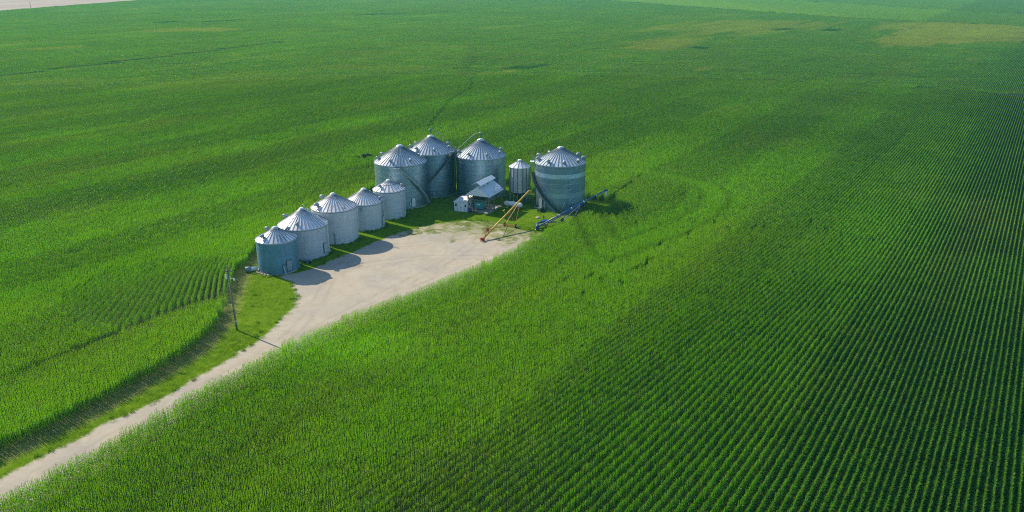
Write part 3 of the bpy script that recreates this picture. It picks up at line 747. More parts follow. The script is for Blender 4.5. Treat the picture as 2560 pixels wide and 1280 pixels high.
wx = np.concatenate(wx); wy = np.concatenate(wy); wt = np.concatenate(wt); n = len(wx)
s = wt * rng.uniform(0.9, 1.7, n)
weed_p = [tuft_mesh('weed_%02d' % i, 450 + i, 120, 0.55, 0.35, 0.95, 0.10, M['corn']) for i in range(4)]
o = scatter('weeds', np.stack([wx, wy, np.zeros(n)], -1), rng.uniform(0, 6.28, n), np.stack([s, s, s], -1), rng.integers(0, 4, n), np.stack([np.zeros(n), np.clip(rng.normal(0.05, .08, n), 0, 1), rng.normal(0.75, .1, n)], -1), proto_collection('weeds', weed_p))
tag(o, 'dark low weeds filling gaps and wet spots in the corn', 'weeds', kind='stuff')

# ------------------------------------------------------------------ grain bins
PI = math.pi
def cyl_pt(R, a, z): return Vector((R * math.cos(a), R * math.sin(a), z))

def vent_mesh(R, h, apex, a, rr, dark=False, size=0.30, hood=True):
    """gooseneck vent standing on the roof slope at angle a"""
    sl = (apex - h) / R
    r0 = R * rr; z0 = h + (R - r0) * sl
    u = Vector((math.cos(a), math.sin(a), 0))
    b = u * r0 + Vector((0, 0, z0 - 0.15))
    m = MB()
    if hood:
        m.tube([b, b + Vector((0, 0, 0.25 + size)), b + u * size * 0.4 + Vector((0, 0, 0.38 + size)), b + u * size * 1.7 + Vector((0, 0, 0.34 + size)), b + u * size * 2.1 + Vector((0, 0, 0.10 + size))],
               [size * .9, size * .95, size * 1.05, size * 1.15, size * 1.1], 12)
    else:
        m.lathe([(size, 0), (size, 0.35), (size * 1.5, 0.38), (size * 1.3, 0.62), (0.001, 0.75)], 12, tuple(b + Vector((0, 0, .1))))
    return m

def ladder_mesh(a_, b_, side, w=0.5, step=0.35, t=0.05):
    m = MB(); a_ = Vector(a_); b_ = Vector(b_); s = Vector(side).normalized() * w / 2
    m.beam(a_ - s, b_ - s, t); m.beam(a_ + s, b_ + s, t)
    n = int((b_ - a_).length / step)
    for i in range(n):
        p = a_.lerp(b_, (i + 0.5) / n); m.beam(p - s, p + s, 0.04)
    return m

def stair_meshes(R, a0, z0, a1, z1, width=0.75):
    """stair winding down the wall: stringers with treads, and a handrail"""
    st, hr = MB(), MB(); n = 48
    prev = None
    for i in range(n + 1):
        f = i / n; a = a0 + (a1 - a0) * f; z = z0 + (z1 - z0) * f
        pi_, po = cyl_pt(R + 0.10, a, z), cyl_pt(R + 0.10 + width, a, z)
        if prev:
            for p, q in ((prev[0], pi_), (prev[1], po)): st.beam(p, q, 0.06, 0.26)
            c1 = (prev[0] + pi_ + prev[1] + po) / 4
            st.beam((prev[0] + pi_) / 2, (prev[1] + po) / 2, 0.05, 0.24, (0, 0, 1))
            hr.beam(prev[1] + Vector((0, 0, 1.0)), po + Vector((0, 0, 1.0)), 0.05)
            hr.beam(prev[1] + Vector((0, 0, 0.55)), po + Vector((0, 0, 0.55)), 0.035)
        if i % 4 == 0: hr.beam(po, po + Vector((0, 0, 1.0)), 0.05)
        if i % 8 == 0: st.beam(cyl_pt(R, a, z - 0.5), po, 0.05)
        prev = (pi_, po)
    return st, hr

def grain_bin(c, R, h, apex, nrib, label, wall, roof, rib='rib', vents=(), hood=True, vsize=0.27, cap=0.75, hatch=None, name='grain_bin', group='round steel grain bins in the yard', roof_over=0.10):
    root = empty(name, (c[0], c[1], 0.03)); tag(root, label, 'grain bin', group)
    m = MB(); m.lathe([(R + 0.18, -0.1), (R + 0.18, 0.16), (R - 0.3, 0.17)], 64); m.build('foundation', M['concrete'], root)
    m = MB()
    nz = int((h - 0.12) / 0.2) * 6        # corrugations of the sheets
    m.lathe([(R + 0.011 * math.sin(2 * PI * i / 6), 0.12 + (h - 0.12) * i / nz) for i in range(nz + 1)], 96); m.build('wall', M[wall], root)
    # roof: flat sheets between raised ribs
    Re = R + roof_over; sl = (apex - h) / R
    ze = h - roof_over * sl
    rc = cap * 0.8; zc = apex - rc * sl
    m = MB(); m.lathe([(Re - 0.02, ze - 0.10), (Re, ze), ((Re + rc) / 2, (ze + zc) / 2), (rc, zc)], nrib, smooth=False)
    rf = m.build('roof', M[roof], root)
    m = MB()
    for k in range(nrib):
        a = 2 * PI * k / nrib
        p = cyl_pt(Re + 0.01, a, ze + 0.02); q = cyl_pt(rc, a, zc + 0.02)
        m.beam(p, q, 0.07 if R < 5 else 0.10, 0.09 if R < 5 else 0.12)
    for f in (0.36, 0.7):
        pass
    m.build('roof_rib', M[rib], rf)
    m = MB(); m.lathe([(cap * 1.15, zc - 0.16), (cap * 1.05, zc + 0.10), (cap * 0.70, zc + 0.16), (cap * 0.68, zc + 0.26), (cap * 0.6, zc + 0.28), (0, zc + 0.30)], 28)
    m.build('roof_cap', M[roof], rf)
    for va in vents:
        vent_mesh(R, h, apex, R_(va[0]), va[1] if len(va) > 1 else 0.82, size=vsize, hood=hood).build('roof_vent', M['steel'], rf)
    # eave ring
    m = MB(); m.lathe([(R + 0.02, ze - 0.32), (R + 0.06, ze - 0.30), (R + 0.06, ze - 0.14), (R + 0.02, ze - 0.12)], 96)
    m.build('eave_ring', M['steel'], root)
    return root, rf

def wall_door(root, R, a, z0, w, hh, mat, frame='steel_dark', handle=True, tilt=0.0):
    u = Vector((math.cos(a), math.sin(a), 0)); rot = Matrix.Rotation(a, 3, 'Z')
    m = MB(); m.box(u * (R + 0.03) + Vector((0, 0, z0 + hh / 2)), (0.16, w + 0.2, hh + 0.2), rot)
    d = m.build('door', M[frame], root)
    m = MB(); m.box(u * (R + 0.14) + Vector((0, 0, z0 + hh / 2)), (0.06, w, hh), rot); m.build('door_panel', M[mat], d)
    if handle:
        v = Vector((-math.sin(a), math.cos(a), 0))
        m = MB(); m.box(u * (R + 0.20) + v * w * 0.32 + Vector((0, 0, z0 + hh * 0.5)), (0.06, 0.06, 0.3), rot); m.build('handle', M['white_metal'], d)
    return d

def wall_ladder(root, R, a, z0, z1, mat='steel', cage=None):
    u = Vector((math.cos(a), math.sin(a), 0)); v = Vector((-math.sin(a), math.cos(a), 0))
    m = ladder_mesh(u * (R + 0.20) + Vector((0, 0, z0)), u * (R + 0.20) + Vector((0, 0, z1)), v, 0.5)
    if cage:
        z = cage[0]
        while z <= cage[1]:
            pts = [u * (R + 0.2 + 0.55 * math.sin(t)) + v * (0.38 * math.cos(t)) + Vector((0, 0, z)) for t in [PI * k / 8 for k in range(9)]]
            m.tube(pts, 0.025, 5, False); z += 0.6
        for t in (PI * .25, PI * .5, PI * .75):
            p = u * (R + 0.2 + 0.55 * math.sin(t)) + v * (0.38 * math.cos(t)); m.beam(p + Vector((0, 0, cage[0])), p + Vector((0, 0, cage[1])), 0.03)
    return m.build('ladder', M[mat], root)

def roof_ladder(rf, R, h, apex, a, r0=0.97, r1=0.14, mat='steel', w=0.55):
    sl = (apex - h) / R
    u = Vector((math.cos(a), math.sin(a), 0)); v = Vector((-math.sin(a), math.cos(a), 0))
    f = lambda r: u * R * r + Vector((0, 0, h + (R - R * r) * sl + 0.24))
    return ladder_mesh(f(r0), f(r1), v, w, 0.42, 0.07).build('roof_ladder', M[mat], rf)

# the row of five small bins
b1, r1 = grain_bin((-44.9, 143.8), 3.77, 6.25, 8.42, 26, 'small blue-grey rust-streaked grain bin at the near end of the row', 'wall_blue', 'roof_big', vents=((-128, .72), (150, .5), (28, .55)), vsize=0.27, cap=0.58)
wall_door(b1, 3.77, R_(-43), 0.55, 1.0, 2.0, 'steel')
d = wall_door(b1, 3.77, R_(-57), 0.3, 0.6, 1.5, 'wall_blue', handle=False)
m = MB(); u = cyl_pt(1, R_(-60), 0); m.tube([u * 3.9 + Vector((0, 0, 1.7)), u * 4.15 + Vector((0.0, 0, 1.2)), u * 4.55 + Vector((0.25, 0, 0.1))], 0.06, 8); m.build('unload_spout', M['white_metal'], b1)
roof_ladder(r1, 3.77, 6.25, 8.42, R_(-66))
m = MB(); p = cyl_pt(3.0, R_(-42), 6.72); m.tube([p, p + Vector((-.3, .1, .55)), p + Vector((.05, .3, .85)), p + Vector((.35, .2, .1))], 0.035, 6); m.build('grab_rail', M['steel_dark'], r1)
m = MB(); m.tube([(-3.6, -1.6, 0.55), (-4.9, -1.95, 0.5), (-5.3, -2.05, 0.5)], [0.34, 0.44, 0.5], 14)
fd = m.build('aeration_duct', M['white_metal'], b1)
m = MB(); m.tube([(-4.75, -1.9, 0.5), (-5.75, -2.2, 0.5)], 0.56, 18); m.build('fan_housing', M['steel'], fd)
m = MB(); m.tube([(-5.76, -2.2, 0.5), (-5.79, -2.21, 0.5)], 0.46, 18); m.build('fan_intake', M['steel_dark'], fd)

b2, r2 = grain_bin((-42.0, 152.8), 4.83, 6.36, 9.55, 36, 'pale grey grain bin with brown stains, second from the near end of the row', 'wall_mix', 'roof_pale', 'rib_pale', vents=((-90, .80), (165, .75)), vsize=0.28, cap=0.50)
wall_door(b2, 4.83, R_(-22), 0.7, 0.8, 1.9, 'wall_mix')
roof_ladder(r2, 4.83, 6.36, 9.55, R_(-8), mat='white_metal')
wall_ladder(b2, 4.83, R_(-6), 0.4, 6.9, 'white_metal', None)
m = MB()
for k in range(4):
    p = cyl_pt(4.3 - 1.0 * k, R_(-16), 6.75 + 0.66 * k); m.beam(p, p + Vector((0, 0, .8)), 0.05); m.tube([p + Vector((0, 0, .8)), cyl_pt(3.3 - 1.0 * k, R_(-16), 7.41 + .8 + 0.66 * k)], 0.03, 6)
m.build('roof_rail', M['white_metal'], r2)

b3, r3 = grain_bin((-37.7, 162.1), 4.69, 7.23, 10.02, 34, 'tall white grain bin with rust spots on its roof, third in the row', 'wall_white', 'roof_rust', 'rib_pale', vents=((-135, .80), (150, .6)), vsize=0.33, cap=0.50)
m = MB(); u = cyl_pt(1, R_(-80), 0); v = cyl_pt(1, R_(10), 0)
m.beam(u * 4.78 + Vector((0, 0, 0.3)), u * 4.78 + Vector((0, 0, 2.4)), 0.12); m.beam(u * 4.78 + v * -0.3 + Vector((0, 0, 2.7)), u * 4.78 + v * 0.1 + Vector((0, 0, 2.3)), 0.08); m.build('drain_pipe', M['steel_dark'], b3)
wall_ladder(b3, 4.69, R_(4), 0.4, 8.1, 'white_metal')
m = MB(); p = cyl_pt(4.35, R_(-3), 7.45); m.tube([p, p + Vector((0, 0, .9)), p + Vector((.7, .1, .9)), p + Vector((.7, .1, -.6))], 0.04, 6); m.build('grab_rail', M['white_metal'], r3)

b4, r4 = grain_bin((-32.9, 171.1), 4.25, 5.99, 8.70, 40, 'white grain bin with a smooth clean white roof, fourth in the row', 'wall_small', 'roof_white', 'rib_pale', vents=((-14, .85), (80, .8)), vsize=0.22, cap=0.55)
wall_door(b4, 4.25, R_(-16), 0.6, 0.75, 1.9, 'wall_small')
m = MB(); u = cyl_pt(1, R_(-92), 0); m.box(u * 4.27 + Vector((0.1, 0, 5.0)), (0.5, 0.12, 0.8)); m.build('inspection_hatch', M['steel'], b4)
wall_ladder(b4, 4.25, R_(-18), 2.6, 6.4, 'steel_dark')

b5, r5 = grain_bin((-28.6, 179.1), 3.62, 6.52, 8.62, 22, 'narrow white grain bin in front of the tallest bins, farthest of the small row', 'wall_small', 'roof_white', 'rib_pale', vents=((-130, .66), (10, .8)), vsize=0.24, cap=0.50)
wall_ladder(b5, 3.62, R_(-8), 0.4, 6.9, 'white_metal')
m = MB(); m.lathe([(3.62 * .52, 6.52 + 2.1 * .48 + .10), (3.62 * .50, 6.52 + 2.1 * .50 + .14)], 44); m.build('roof_band', M['rib_pale'], r5)
m = MB(); m.beam((0.55, -0.1, 9.5), (1.9, -1.0, 7.7), 0.05); m.beam((0.55, -0.1, 9.5), (0.55, -0.1, 8.4), 0.05); m.build('roof_stay', M['steel_dark'], r5)

# the four big bins
bA, rA = grain_bin((-27.1, 189.8), 6.28, 10.72, 14.62, 44, 'big grey grain bin with a ladder up its roof and a winding stair', 'wall_big', 'roof_big', vents=tuple((a, .82) for a in (-108, -56, -4, 48, 100, 152, -160)), vsize=0.27, cap=0.80)
roof_ladder(rA, 6.28, 10.72, 14.62, R_(-88), 1.0, 0.2, w=0.8)
st, hr = stair_meshes(6.28, R_(-84), 10.3, R_(-8), 0.3)
s_ = st.build('stair', M['steel'], bA); hr.build('handrail', M['steel_dark'], s_)
m = MB(); m.box((0.1, -6.85, 10.25), (1.4, 1.0, 0.10))
for x_ in (-0.55, 0.75): m.beam((x_, -7.3, 10.2), (x_, -7.3, 11.3), 0.05); m.beam((x_, -7.3, 10.2), (x_, -6.3, 9.3), 0.06)
m.beam((-.55, -7.3, 11.3), (.75, -7.3, 11.3), 0.05); m.build('eave_platform', M['steel'], bA)
wall_door(bA, 6.28, R_(-57), 0.6, 0.9, 2.1, 'white_metal'); 
m = MB(); u = cyl_pt(1, R_(-64), 0); m.box(u * 6.4 + Vector((0, 0, 1.3)), (0.3, 0.5, 0.8)); m.build('control_box', M['white_metal'], bA)

bB, rB = grain_bin((-20.6, 199.9), 6.03, 11.11, 15.0, 44, 'dark tall grain bin farthest back, a pipe from its peak down the right', 'wall_dark', 'roof_big', vents=tuple((a, .80) for a in (-75, -130, -20, 35, 90, 145, -172)), vsize=0.27, cap=0.80)
st, hr = stair_meshes(6.03, R_(-34), 10.8, R_(-126), 0.3)
s_ = st.build('stair', M['steel_dark'], bB); hr.build('handrail', M['steel_dark'], s_)
def spout(bn, Rr, hh, apex, ang, zend, mat='steel'):
    u = cyl_pt(1, ang, 0)
    m = MB(); m.tube([Vector((0, 0, apex + 1.35)), u * 0.9 + Vector((0, 0, apex + 1.3)), u * 1.9 + Vector((0, 0, apex + .75)), u * (Rr + 0.1) + Vector((0, 0, hh + 0.75)), u * (Rr + 0.45) + Vector((0, 0, hh - 0.2)), u * (Rr + 0.45) + Vector((0, 0, zend))], 0.07, 10)
    o = m.build('fill_pipe', M[mat], bn)
    m = MB(); m.lathe([(0.30, apex + 0.35), (0.30, apex + 1.1), (0.46, apex + 1.12), (0.46, apex + 1.4), (0.2, apex + 1.5), (0, apex + 1.5)], 14); m.build('fill_head', M['green_steel'], bn)
    for k in range(5):
        f = k / 4; p = u * (1.6 + (Rr - 1.8) * f); zt = apex + .75 + (hh + .75 - apex - .75) * f
        m = MB(); m.beam(p + Vector((0, 0, zt)), p + Vector((0, 0, zt - 0.9)), 0.05); m.build('pipe_bracket', M[mat], o)
spout(bB, 6.03, 11.11, 15.0, R_(-6), 0.3)
wall_ladder(bB, 6.03, R_(-14), 0.4, 11.8, 'steel_dark', (2.5, 11.6))
m = MB(); m.box((5.3, -2.6, 11.2), (1.6, 1.2, .1))
for dx, dy in ((-.7, -.5), (.7, -.5), (.7, .5)): m.beam((5.3 + dx, -2.6 + dy, 11.2), (5.3 + dx, -2.6 + dy, 12.2), .05)
m.beam((4.6, -3.1, 12.2), (6.0, -3.1, 12.2), .05); m.beam((6.0, -3.1, 12.2), (6.0, -2.1, 12.2), .05); m.build('eave_platform', M['steel'], bB)
wall_door(bB, 6.03, R_(-80), 0.6, 0.8, 1.2, 'steel', handle=False)

bC, rC = grain_bin((-7.9, 198.6), 6.25, 10.29, 14.35, 44, 'big grey grain bin behind the open shed, a pipe down its left', 'wall_big', 'roof_big', vents=tuple((a, .84) for a in (-72, -121, -166, -26, 20, 65, 110)), vsize=0.27, cap=0.80)
spout(bC, 6.25, 10.29, 14.35, R_(172), 0.3)
wall_ladder(bC, 6.25, R_(-172), 0.4, 10.9, 'steel_dark', (2.5, 10.6))

bD, rD = grain_bin((11.6, 187.6), 6.11, 11.06, 14.6, 40, 'rightmost grey grain bin with a pale band round its upper wall', 'wall_band', 'roof_big', vents=tuple((a, .86) for a in (-84, -43, -124, -165, 155, 115, 75, 35, -6)), vsize=0.33, cap=0.72)
st, hr = stair_meshes(6.11, R_(-178), 8.4, R_(-97), 0.3)
s_ = st.build('stair', M['steel_dark'], bD); hr.build('handrail', M['steel_dark'], s_)
wall_ladder(bD, 6.11, R_(-179), 8.0, 12.3, 'steel', (9.2, 12.4))
m = MB(); m.box((-6.75, -0.3, 11.0), (1.0, 1.3, .1)); m.build('eave_platform', M['white_metal'], bD)
for a, w_, z_ in ((-140, 1.1, 2.4), (-128, .5, 1.8)):
    wall_door(bD, 6.11, R_(a), 0.3, w_, z_, 'steel', handle=False)
m = MB()
for k in range(26):
    a = R_(-175 + k * 13.8 * 0.5); m.beam(cyl_pt(6.16, a, .2), cyl_pt(6.16, a, 1.7), .07)
m.build('wall_stiffener', M['steel_dark'], bD)
m = MB(); u = cyl_pt(1, R_(-132), 0); m.tube([u * 6.2 + Vector((0, 0, .6)), u * 7.3 + Vector((0, 0, .55))], .45, 14); m.box(u * 7.5 + Vector((0, 0, .5)), (.9, .9, .9), Matrix.Rotation(R_(-132), 3, 'Z')); m.build('aeration_fan', M['steel_dark'], bD)

# hopper bin on legs
hp = empty('hopper_bin', (1.9, 191.7, 0.03)); tag(hp, 'small silver hopper bin on thin legs between two big bins, behind the white tank', 'hopper bin')
HR, HZ0, HZ1, HA = 2.54, 2.55, 8.81, 10.35
m = MB(); m.lathe([(HR, HZ0), (HR, HZ0 + 3.1), (HR, HZ1)], 14, smooth=False); m.build('wall', M['wall_hop'], hp)
m = MB(); m.lathe([(HR + .12, HZ1 - .08), (HR + .12, HZ1), (.45, HA - .25)], 14, smooth=False); rf = m.build('roof', M['roof_pale'], hp)
m = MB()
for k in range(14): a = 2 * PI * k / 14; m.beam(cyl_pt(HR + .12, a, HZ1 + .03), cyl_pt(.45, a, HA - .22), .05, .09)
m.build('roof_rib', M['steel'], rf)
m = MB(); m.lathe([(.5, HA - .3), (.5, HA), (.42, HA + .08), (0, HA + .1)], 18); m.build('roof_cap', M['roof_pale'], rf)
m = MB()
for k in range(14): a = 2 * PI * k / 14; m.beam(cyl_pt(HR + .05, a, HZ0 - .1), cyl_pt(HR + .05, a, HZ1 - .1), .13)
m.build('wall_stiffener', M['steel_dark'], hp)
m = MB(); m.lathe([(HR - .02, HZ0), (.35, .95), (.30, .6)], 28); m.build('hopper', M['steel_dark'], hp)
for k in range(14):
    a = 2 * PI * k / 14; m = MB(); m.beam(cyl_pt(HR + .05, a, 0), cyl_pt(HR + .05, a, HZ0 - .11), .13); m.build('leg', M['steel'], hp)
m = MB()
for k in range(14):
    a, b = 2 * PI * k / 14, 2 * PI * (k + 1) / 14
    m.beam(cyl_pt(HR - .08, a, .2), cyl_pt(HR - .08, b, 2.0), .05)
m.build('leg_brace', M['steel'], hp)

# ------------------------------------------------------------------ open shed with raised ridge roof, lean-to, things under and beside it
AZ = R_(-24)           # depth of the shed points 24 degrees right of straight ahead; local x across, local y deep
sh = empty('open_shed', (-10.4, 182.4, 0.03), AZ); tag(sh, 'open pole shed with a pale gable roof and a raised ridge vent', 'shed')
W_, D_, EH, PH = 5.4, 7.2, 4.5, 6.45
for (px_, py_) in ((0, 0), (W_, 0), (W_, D_ * .42), (W_, D_), (0, D_), (0, D_ * .42)):
    m = MB(); m.box((px_, py_, EH / 2), (.24, .24, EH)); m.build('post', M['wood'], sh)
m = MB(); ov = .45; th = .07
sl_ = (PH - EH) / (W_ / 2)
xl, xr, xm = -ov, W_ + ov, W_ / 2
zl = EH - ov * sl_
for s_ in (-1, 1):
    xe = xl if s_ < 0 else xr
    pts = [(xe, -ov, zl), (xm, -ov, PH), (xm, D_ + ov, PH), (xe, D_ + ov, zl)]
    lo = [(x_, y_, z_ - th) for x_, y_, z_ in pts]
    m.quad(pts); m.quad(lo[::-1])
    for i in range(4): m.quad([pts[i], lo[i], lo[(i + 1) % 4], pts[(i + 1) % 4]])
rf = m.build('roof', M['roof_sheet'], sh)
for y_ in (-.42, D_ + .40):
    m = MB()      # gable sheet
    vs = [m.bm.verts.new(p) for p in ((xl + .08, y_, zl - .04), (xr - .08, y_, zl - .04), (xm, y_, PH - .10))]; m.bm.faces.new(vs)
    vs2 = [m.bm.verts.new(p) for p in ((xl + .08, y_ + .03, zl - .04), (xr - .08, y_ + .03, zl - .04), (xm, y_ + .03, PH - .10))]; m.bm.faces.new(vs2[::-1])
    m.build('gable', M['white_metal'], sh)
m = MB(); cw, cz0, cz1 = 1.15, PH + .42, PH + 1.05
for s_ in (-1, 1):
    pts = [(xm + s_ * cw, -.9, cz0), (xm, -.9, cz1), (xm, D_ + .1, cz1), (xm + s_ * cw, D_ + .1, cz0)]
    lo = [(x_, y_, z_ - .06) for x_, y_, z_ in pts]
    m.quad(pts); m.quad(lo[::-1])
    for i in range(4): m.quad([pts[i], lo[i], lo[(i + 1) % 4], pts[(i + 1) % 4]])
rv = m.build('ridge_vent', M['roof_sheet'], rf)
for y_ in (-.6, 1.7, 4.0, D_ - .2):
    for s_ in (-1, 1):
        m = MB(); m.beam((xm + s_ * .55, y_, PH - .5), (xm + s_ * .55, y_, cz0 + .28), .10); m.build('vent_post', M['wood'], rv)
m = MB()
for y_ in (0, D_): m.box((xm, y_, EH - .15), (W_, .12, .26)); m.box((xm, y_, EH - 1.5), (W_, .1, .2)) if y_ == 0 else None
for x_ in (0, W_): m.box((x_, D_ / 2, EH - .18), (.12, D_, .26)); m.box((x_, D_ / 2, EH - 1.5), (.10, D_, .18))
for (a_, b_) in (((0, 0, 3.1), (1.2, 0, 4.3)), ((W_, 0, 3.1), (W_ - 1.2, 0, 4.3)), ((W_, 0, 3.1), (W_, 1.2, 4.3)), ((W_, D_ * .42, 2.9), (W_, D_ * .42 - 1.4, 4.3)), ((W_, D_ * .42, 2.9), (W_, D_ * .42 + 1.4, 4.3)), ((W_, D_, 2.9), (W_, D_ - 1.4, 4.3))): m.beam(a_, b_, .1)
m.build('roof_beam', M['wood'], sh)
m = MB(); m.box((W_ / 2, D_ / 2, .06), (W_ + .3, D_ + .3, .12)); m.build('slab', M['concrete'], sh)
# railing of pale timber at the right front corner
rl = empty('timber_rail', (-6.2, 183.6, 0.15), AZ); tag(rl, 'pale timber pallets and rails at the right side of the open shed', 'timber rack')
m = MB()
for k in range(5): m.box((-.6 + k * .5, .2, .62), (.14, 2.2, .06))
m.build('deck', M['wood_pale'], rl)
for (x_, y_) in ((-.6, -.8), (1.4, -.8), (-.6, 1.2), (1.4, 1.2)):
    m = MB(); m.box((x_, y_, .3), (.14, .14, .58)); m.build('leg', M['wood_pale'], rl)
m = MB()
for (x_, y_) in ((-.6, -.8), (.4, -.8), (1.4, -.2)): m.beam((x_, y_, .66), (x_, y_, 1.5), .12)
m.beam((-.6, -.8, 1.45), (.4, -.8, 1.45), .1); m.beam((.4, -.8, 1.45), (1.4, -.2, 1.45), .1); m.build('rail', M['wood_pale'], rl)

# white lean-to shed
ln = empty('lean_to_shed', (-13.75, 182.5, 0.03), R_(-17)); tag(ln, 'small white metal shed with double doors and two dark windows, left of the open shed', 'shed')
LW, LD, LF, LB = 3.3, 5.6, 2.55, 3.15
m = MB()
def wall_quad(a, b, za, zb, t=.08):
    m.quad([(a[0], a[1], 0), (b[0], b[1], 0), (b[0], b[1], zb), (a[0], a[1], za)])
wall_quad((0, 0), (LW, 0), 2.35, 2.85); wall_quad((LW, 0), (LW, LD), 2.85, 2.85); wall_quad((LW, LD), (0, LD), 2.85, 2.35); wall_quad((0, LD), (0, 0), 2.35, 2.35)
m.build('wall', M['white_metal'], ln)
m = MB(); pts = [(-.2, -.2, 2.33), (LW + .12, -.2, 2.90), (LW + .12, LD + .2, 2.90), (-.2, LD + .2, 2.33)]
lo = [(x_, y_, z_ - .07) for x_, y_, z_ in pts]; m.quad([(x_, y_, z_ + .05) for x_, y_, z_ in pts]); m.quad(lo[::-1])
for i in range(4): m.quad([(pts[i][0], pts[i][1], pts[i][2] + .05), lo[i], lo[(i + 1) % 4], (pts[(i + 1) % 4][0], pts[(i + 1) % 4][1], pts[(i + 1) % 4][2] + .05)])
m.build('roof', M['roof_white'], ln)
for x_ in (1.28, 2.10):
    m = MB(); m.box((x_, -.03, 1.08), (.78, .06, 2.05)); d = m.build('door', M['white_paint'], ln)
    m = MB(); m.box((x_ + (.30 if x_ < 1.5 else -.30), -.08, 1.05), (.05, .06, .3)); m.build('handle', M['steel_dark'], d)
    m = MB()
    for e in (-.4, .4): m.box((x_ + e, -.045, 1.08), (.03, .05, 2.1))
    m.box((x_, -.045, 2.12), (.82, .05, .03)); m.build('door_trim', M['steel'], d)
for x_, z_ in ((.48, 1.62), (2.88, 1.55)):
    m = MB(); m.box((x_, -.02, z_), (.42, .05, .62)); w_ = m.build('window', M['black'], ln)
    m = MB()
    for e in (-.23, .23): m.box((x_ + e, -.05, z_), (.05, .06, .7))
    for e in (-.33, .33): m.box((x_, -.05, z_ + e), (.42, .06, .05))
    m.build('window_frame', M['white_paint'], w_)
m = MB(); m.box((LW + .02, 1.5, 1.6), (.05, .5, .6)); m.build('window', M['black'], ln)

# grain dryer under the roof
dy = empty('grain_dryer', (-7.6, 184.3, 0.15), AZ); tag(dy, 'teal grain dryer with a big dark fan, under the roof of the open shed', 'grain dryer')
m = MB(); m.box((0, 0, 1.15), (2.1, 2.6, 1.9)); bmesh.ops.bevel(m.bm, geom=m.bm.edges[:], offset=.12, segments=2, affect='EDGES'); m.build('body', M['teal'], dy)
m = MB(); m.tube([(-.35, -1.5, 3.0), (-.35, -.6, 3.0)], 1.02, 24); fh = m.build('fan_housing', M['steel_dark'], dy)
m = MB(); m.tube([(-.35, -1.53, 3.0), (-.35, -1.50, 3.0)], .92, 24); m.build('fan_opening', M['black'], fh)
m = MB()
for k in range(6): a = PI * k / 3; m.beam((-.35, -1.56, 3.0), (-.35 + .9 * math.cos(a), -1.56, 3.0 + .9 * math.sin(a)), .14, .03)
m.build('fan_blade', M['steel'], fh)
m = MB(); m.box((.4, .9, 2.9), (1.5, 1.6, 1.6)); m.build('heater_box', M['steel_dark'], dy)
for x_ in (-.8, .8):
    for y_ in (-1.0, 1.0):
        m = MB(); m.box((x_, y_, .12), (.18, .18, .26)); m.build('leg', M['steel_dark'], dy)
m = MB(); m.box((.1, -1.36, 1.35), (.9, .08, .35)); m.build('panel', M['white_metal'], dy)

# gas cylinders and a barrel
for (x_, y_, lb) in ((-9.35, 181.3, 'left one of two red gas cylinders at the front of the open shed'), (-8.6, 181.05, 'right one of two red gas cylinders, nearer the teal dryer')):
    gcy = empty('gas_cylinder', (x_, y_, 0.05)); tag(gcy, lb, 'gas cylinder', 'red gas cylinders in the shed')
    m = MB(); m.lathe([(0, 0), (.17, .0), (.17, 1.15), (.12, 1.32), (.05, 1.38)], 14); m.build('body', M['orange'], gcy)
    m = MB(); m.lathe([(.06, 1.37), (.06, 1.5), (0, 1.5)], 10); m.build('valve', M['steel'], gcy)
    m = MB(); m.lathe([(.175, .55), (.175, .75)], 14); m.build('stripe', M['white_paint'], gcy)
bl = empty('barrel', (-9.95, 181.6, 0.05)); tag(bl, 'dark blue barrel standing between the white shed and the red gas cylinders', 'barrel')
m = MB(); m.lathe([(0, 0), (.30, 0), (.31, .3), (.33, .32), (.31, .34), (.31, .6), (.33, .62), (.31, .64), (.30, .9), (.27, .9), (.27, .87), (0, .87)], 20); m.build('drum', M['barrel_blue'], bl)
m = MB(); m.lathe([(.05, .87), (.05, .91), (0, .91)], 8, (.15, 0, 0)); m.build('bung', M['steel'], bl)

# propane tank
pt_ = empty('propane_tank', (0.3, 185.05, 0.05), R_(-29)); tag(pt_, 'long white propane tank lying in front of the hopper bin', 'propane tank')
m = MB(); L = 5.0; r_ = .56
prof = [(0, -L / 2)] + [(r_ * math.sin(t), -L / 2 + r_ * (1 - math.cos(t))) for t in (.4, .8, 1.2, PI / 2)] + [(r_ * math.sin(t), L / 2 - r_ * (1 - math.cos(t))) for t in (PI / 2, 1.2, .8, .4)] + [(0, L / 2)]
m.lathe(prof, 28); bmesh.ops.rotate(m.bm, verts=m.bm.verts[:], cent=(0, 0, 0), matrix=Matrix.Rotation(PI / 2, 3, 'Y'))
bmesh.ops.translate(m.bm, verts=m.bm.verts[:], vec=(0, 0, 1.0)); m.build('tank_body', M['white_paint'], pt_)
for x_ in (-1.5, 1.5):
    m = MB(); m.box((x_, 0, .28), (.3, .8, .56)); m.build('saddle', M['concrete'], pt_)
m = MB(); m.lathe([(.22, 1.5), (.22, 1.72), (.14, 1.8), (0, 1.82)], 14); m.build('valve_dome', M['white_metal'], pt_)
m = MB(); m.tube([(-.9, 0, .44 + .56 - .57), (-.9, -.575, 1.0), (-.9, 0, 1.575), (-.9, .575, 1.0), (-.9, 0, .44 + .56 - .57)], .02, 6, False); m.build('strap', M['steel_dark'], pt_)

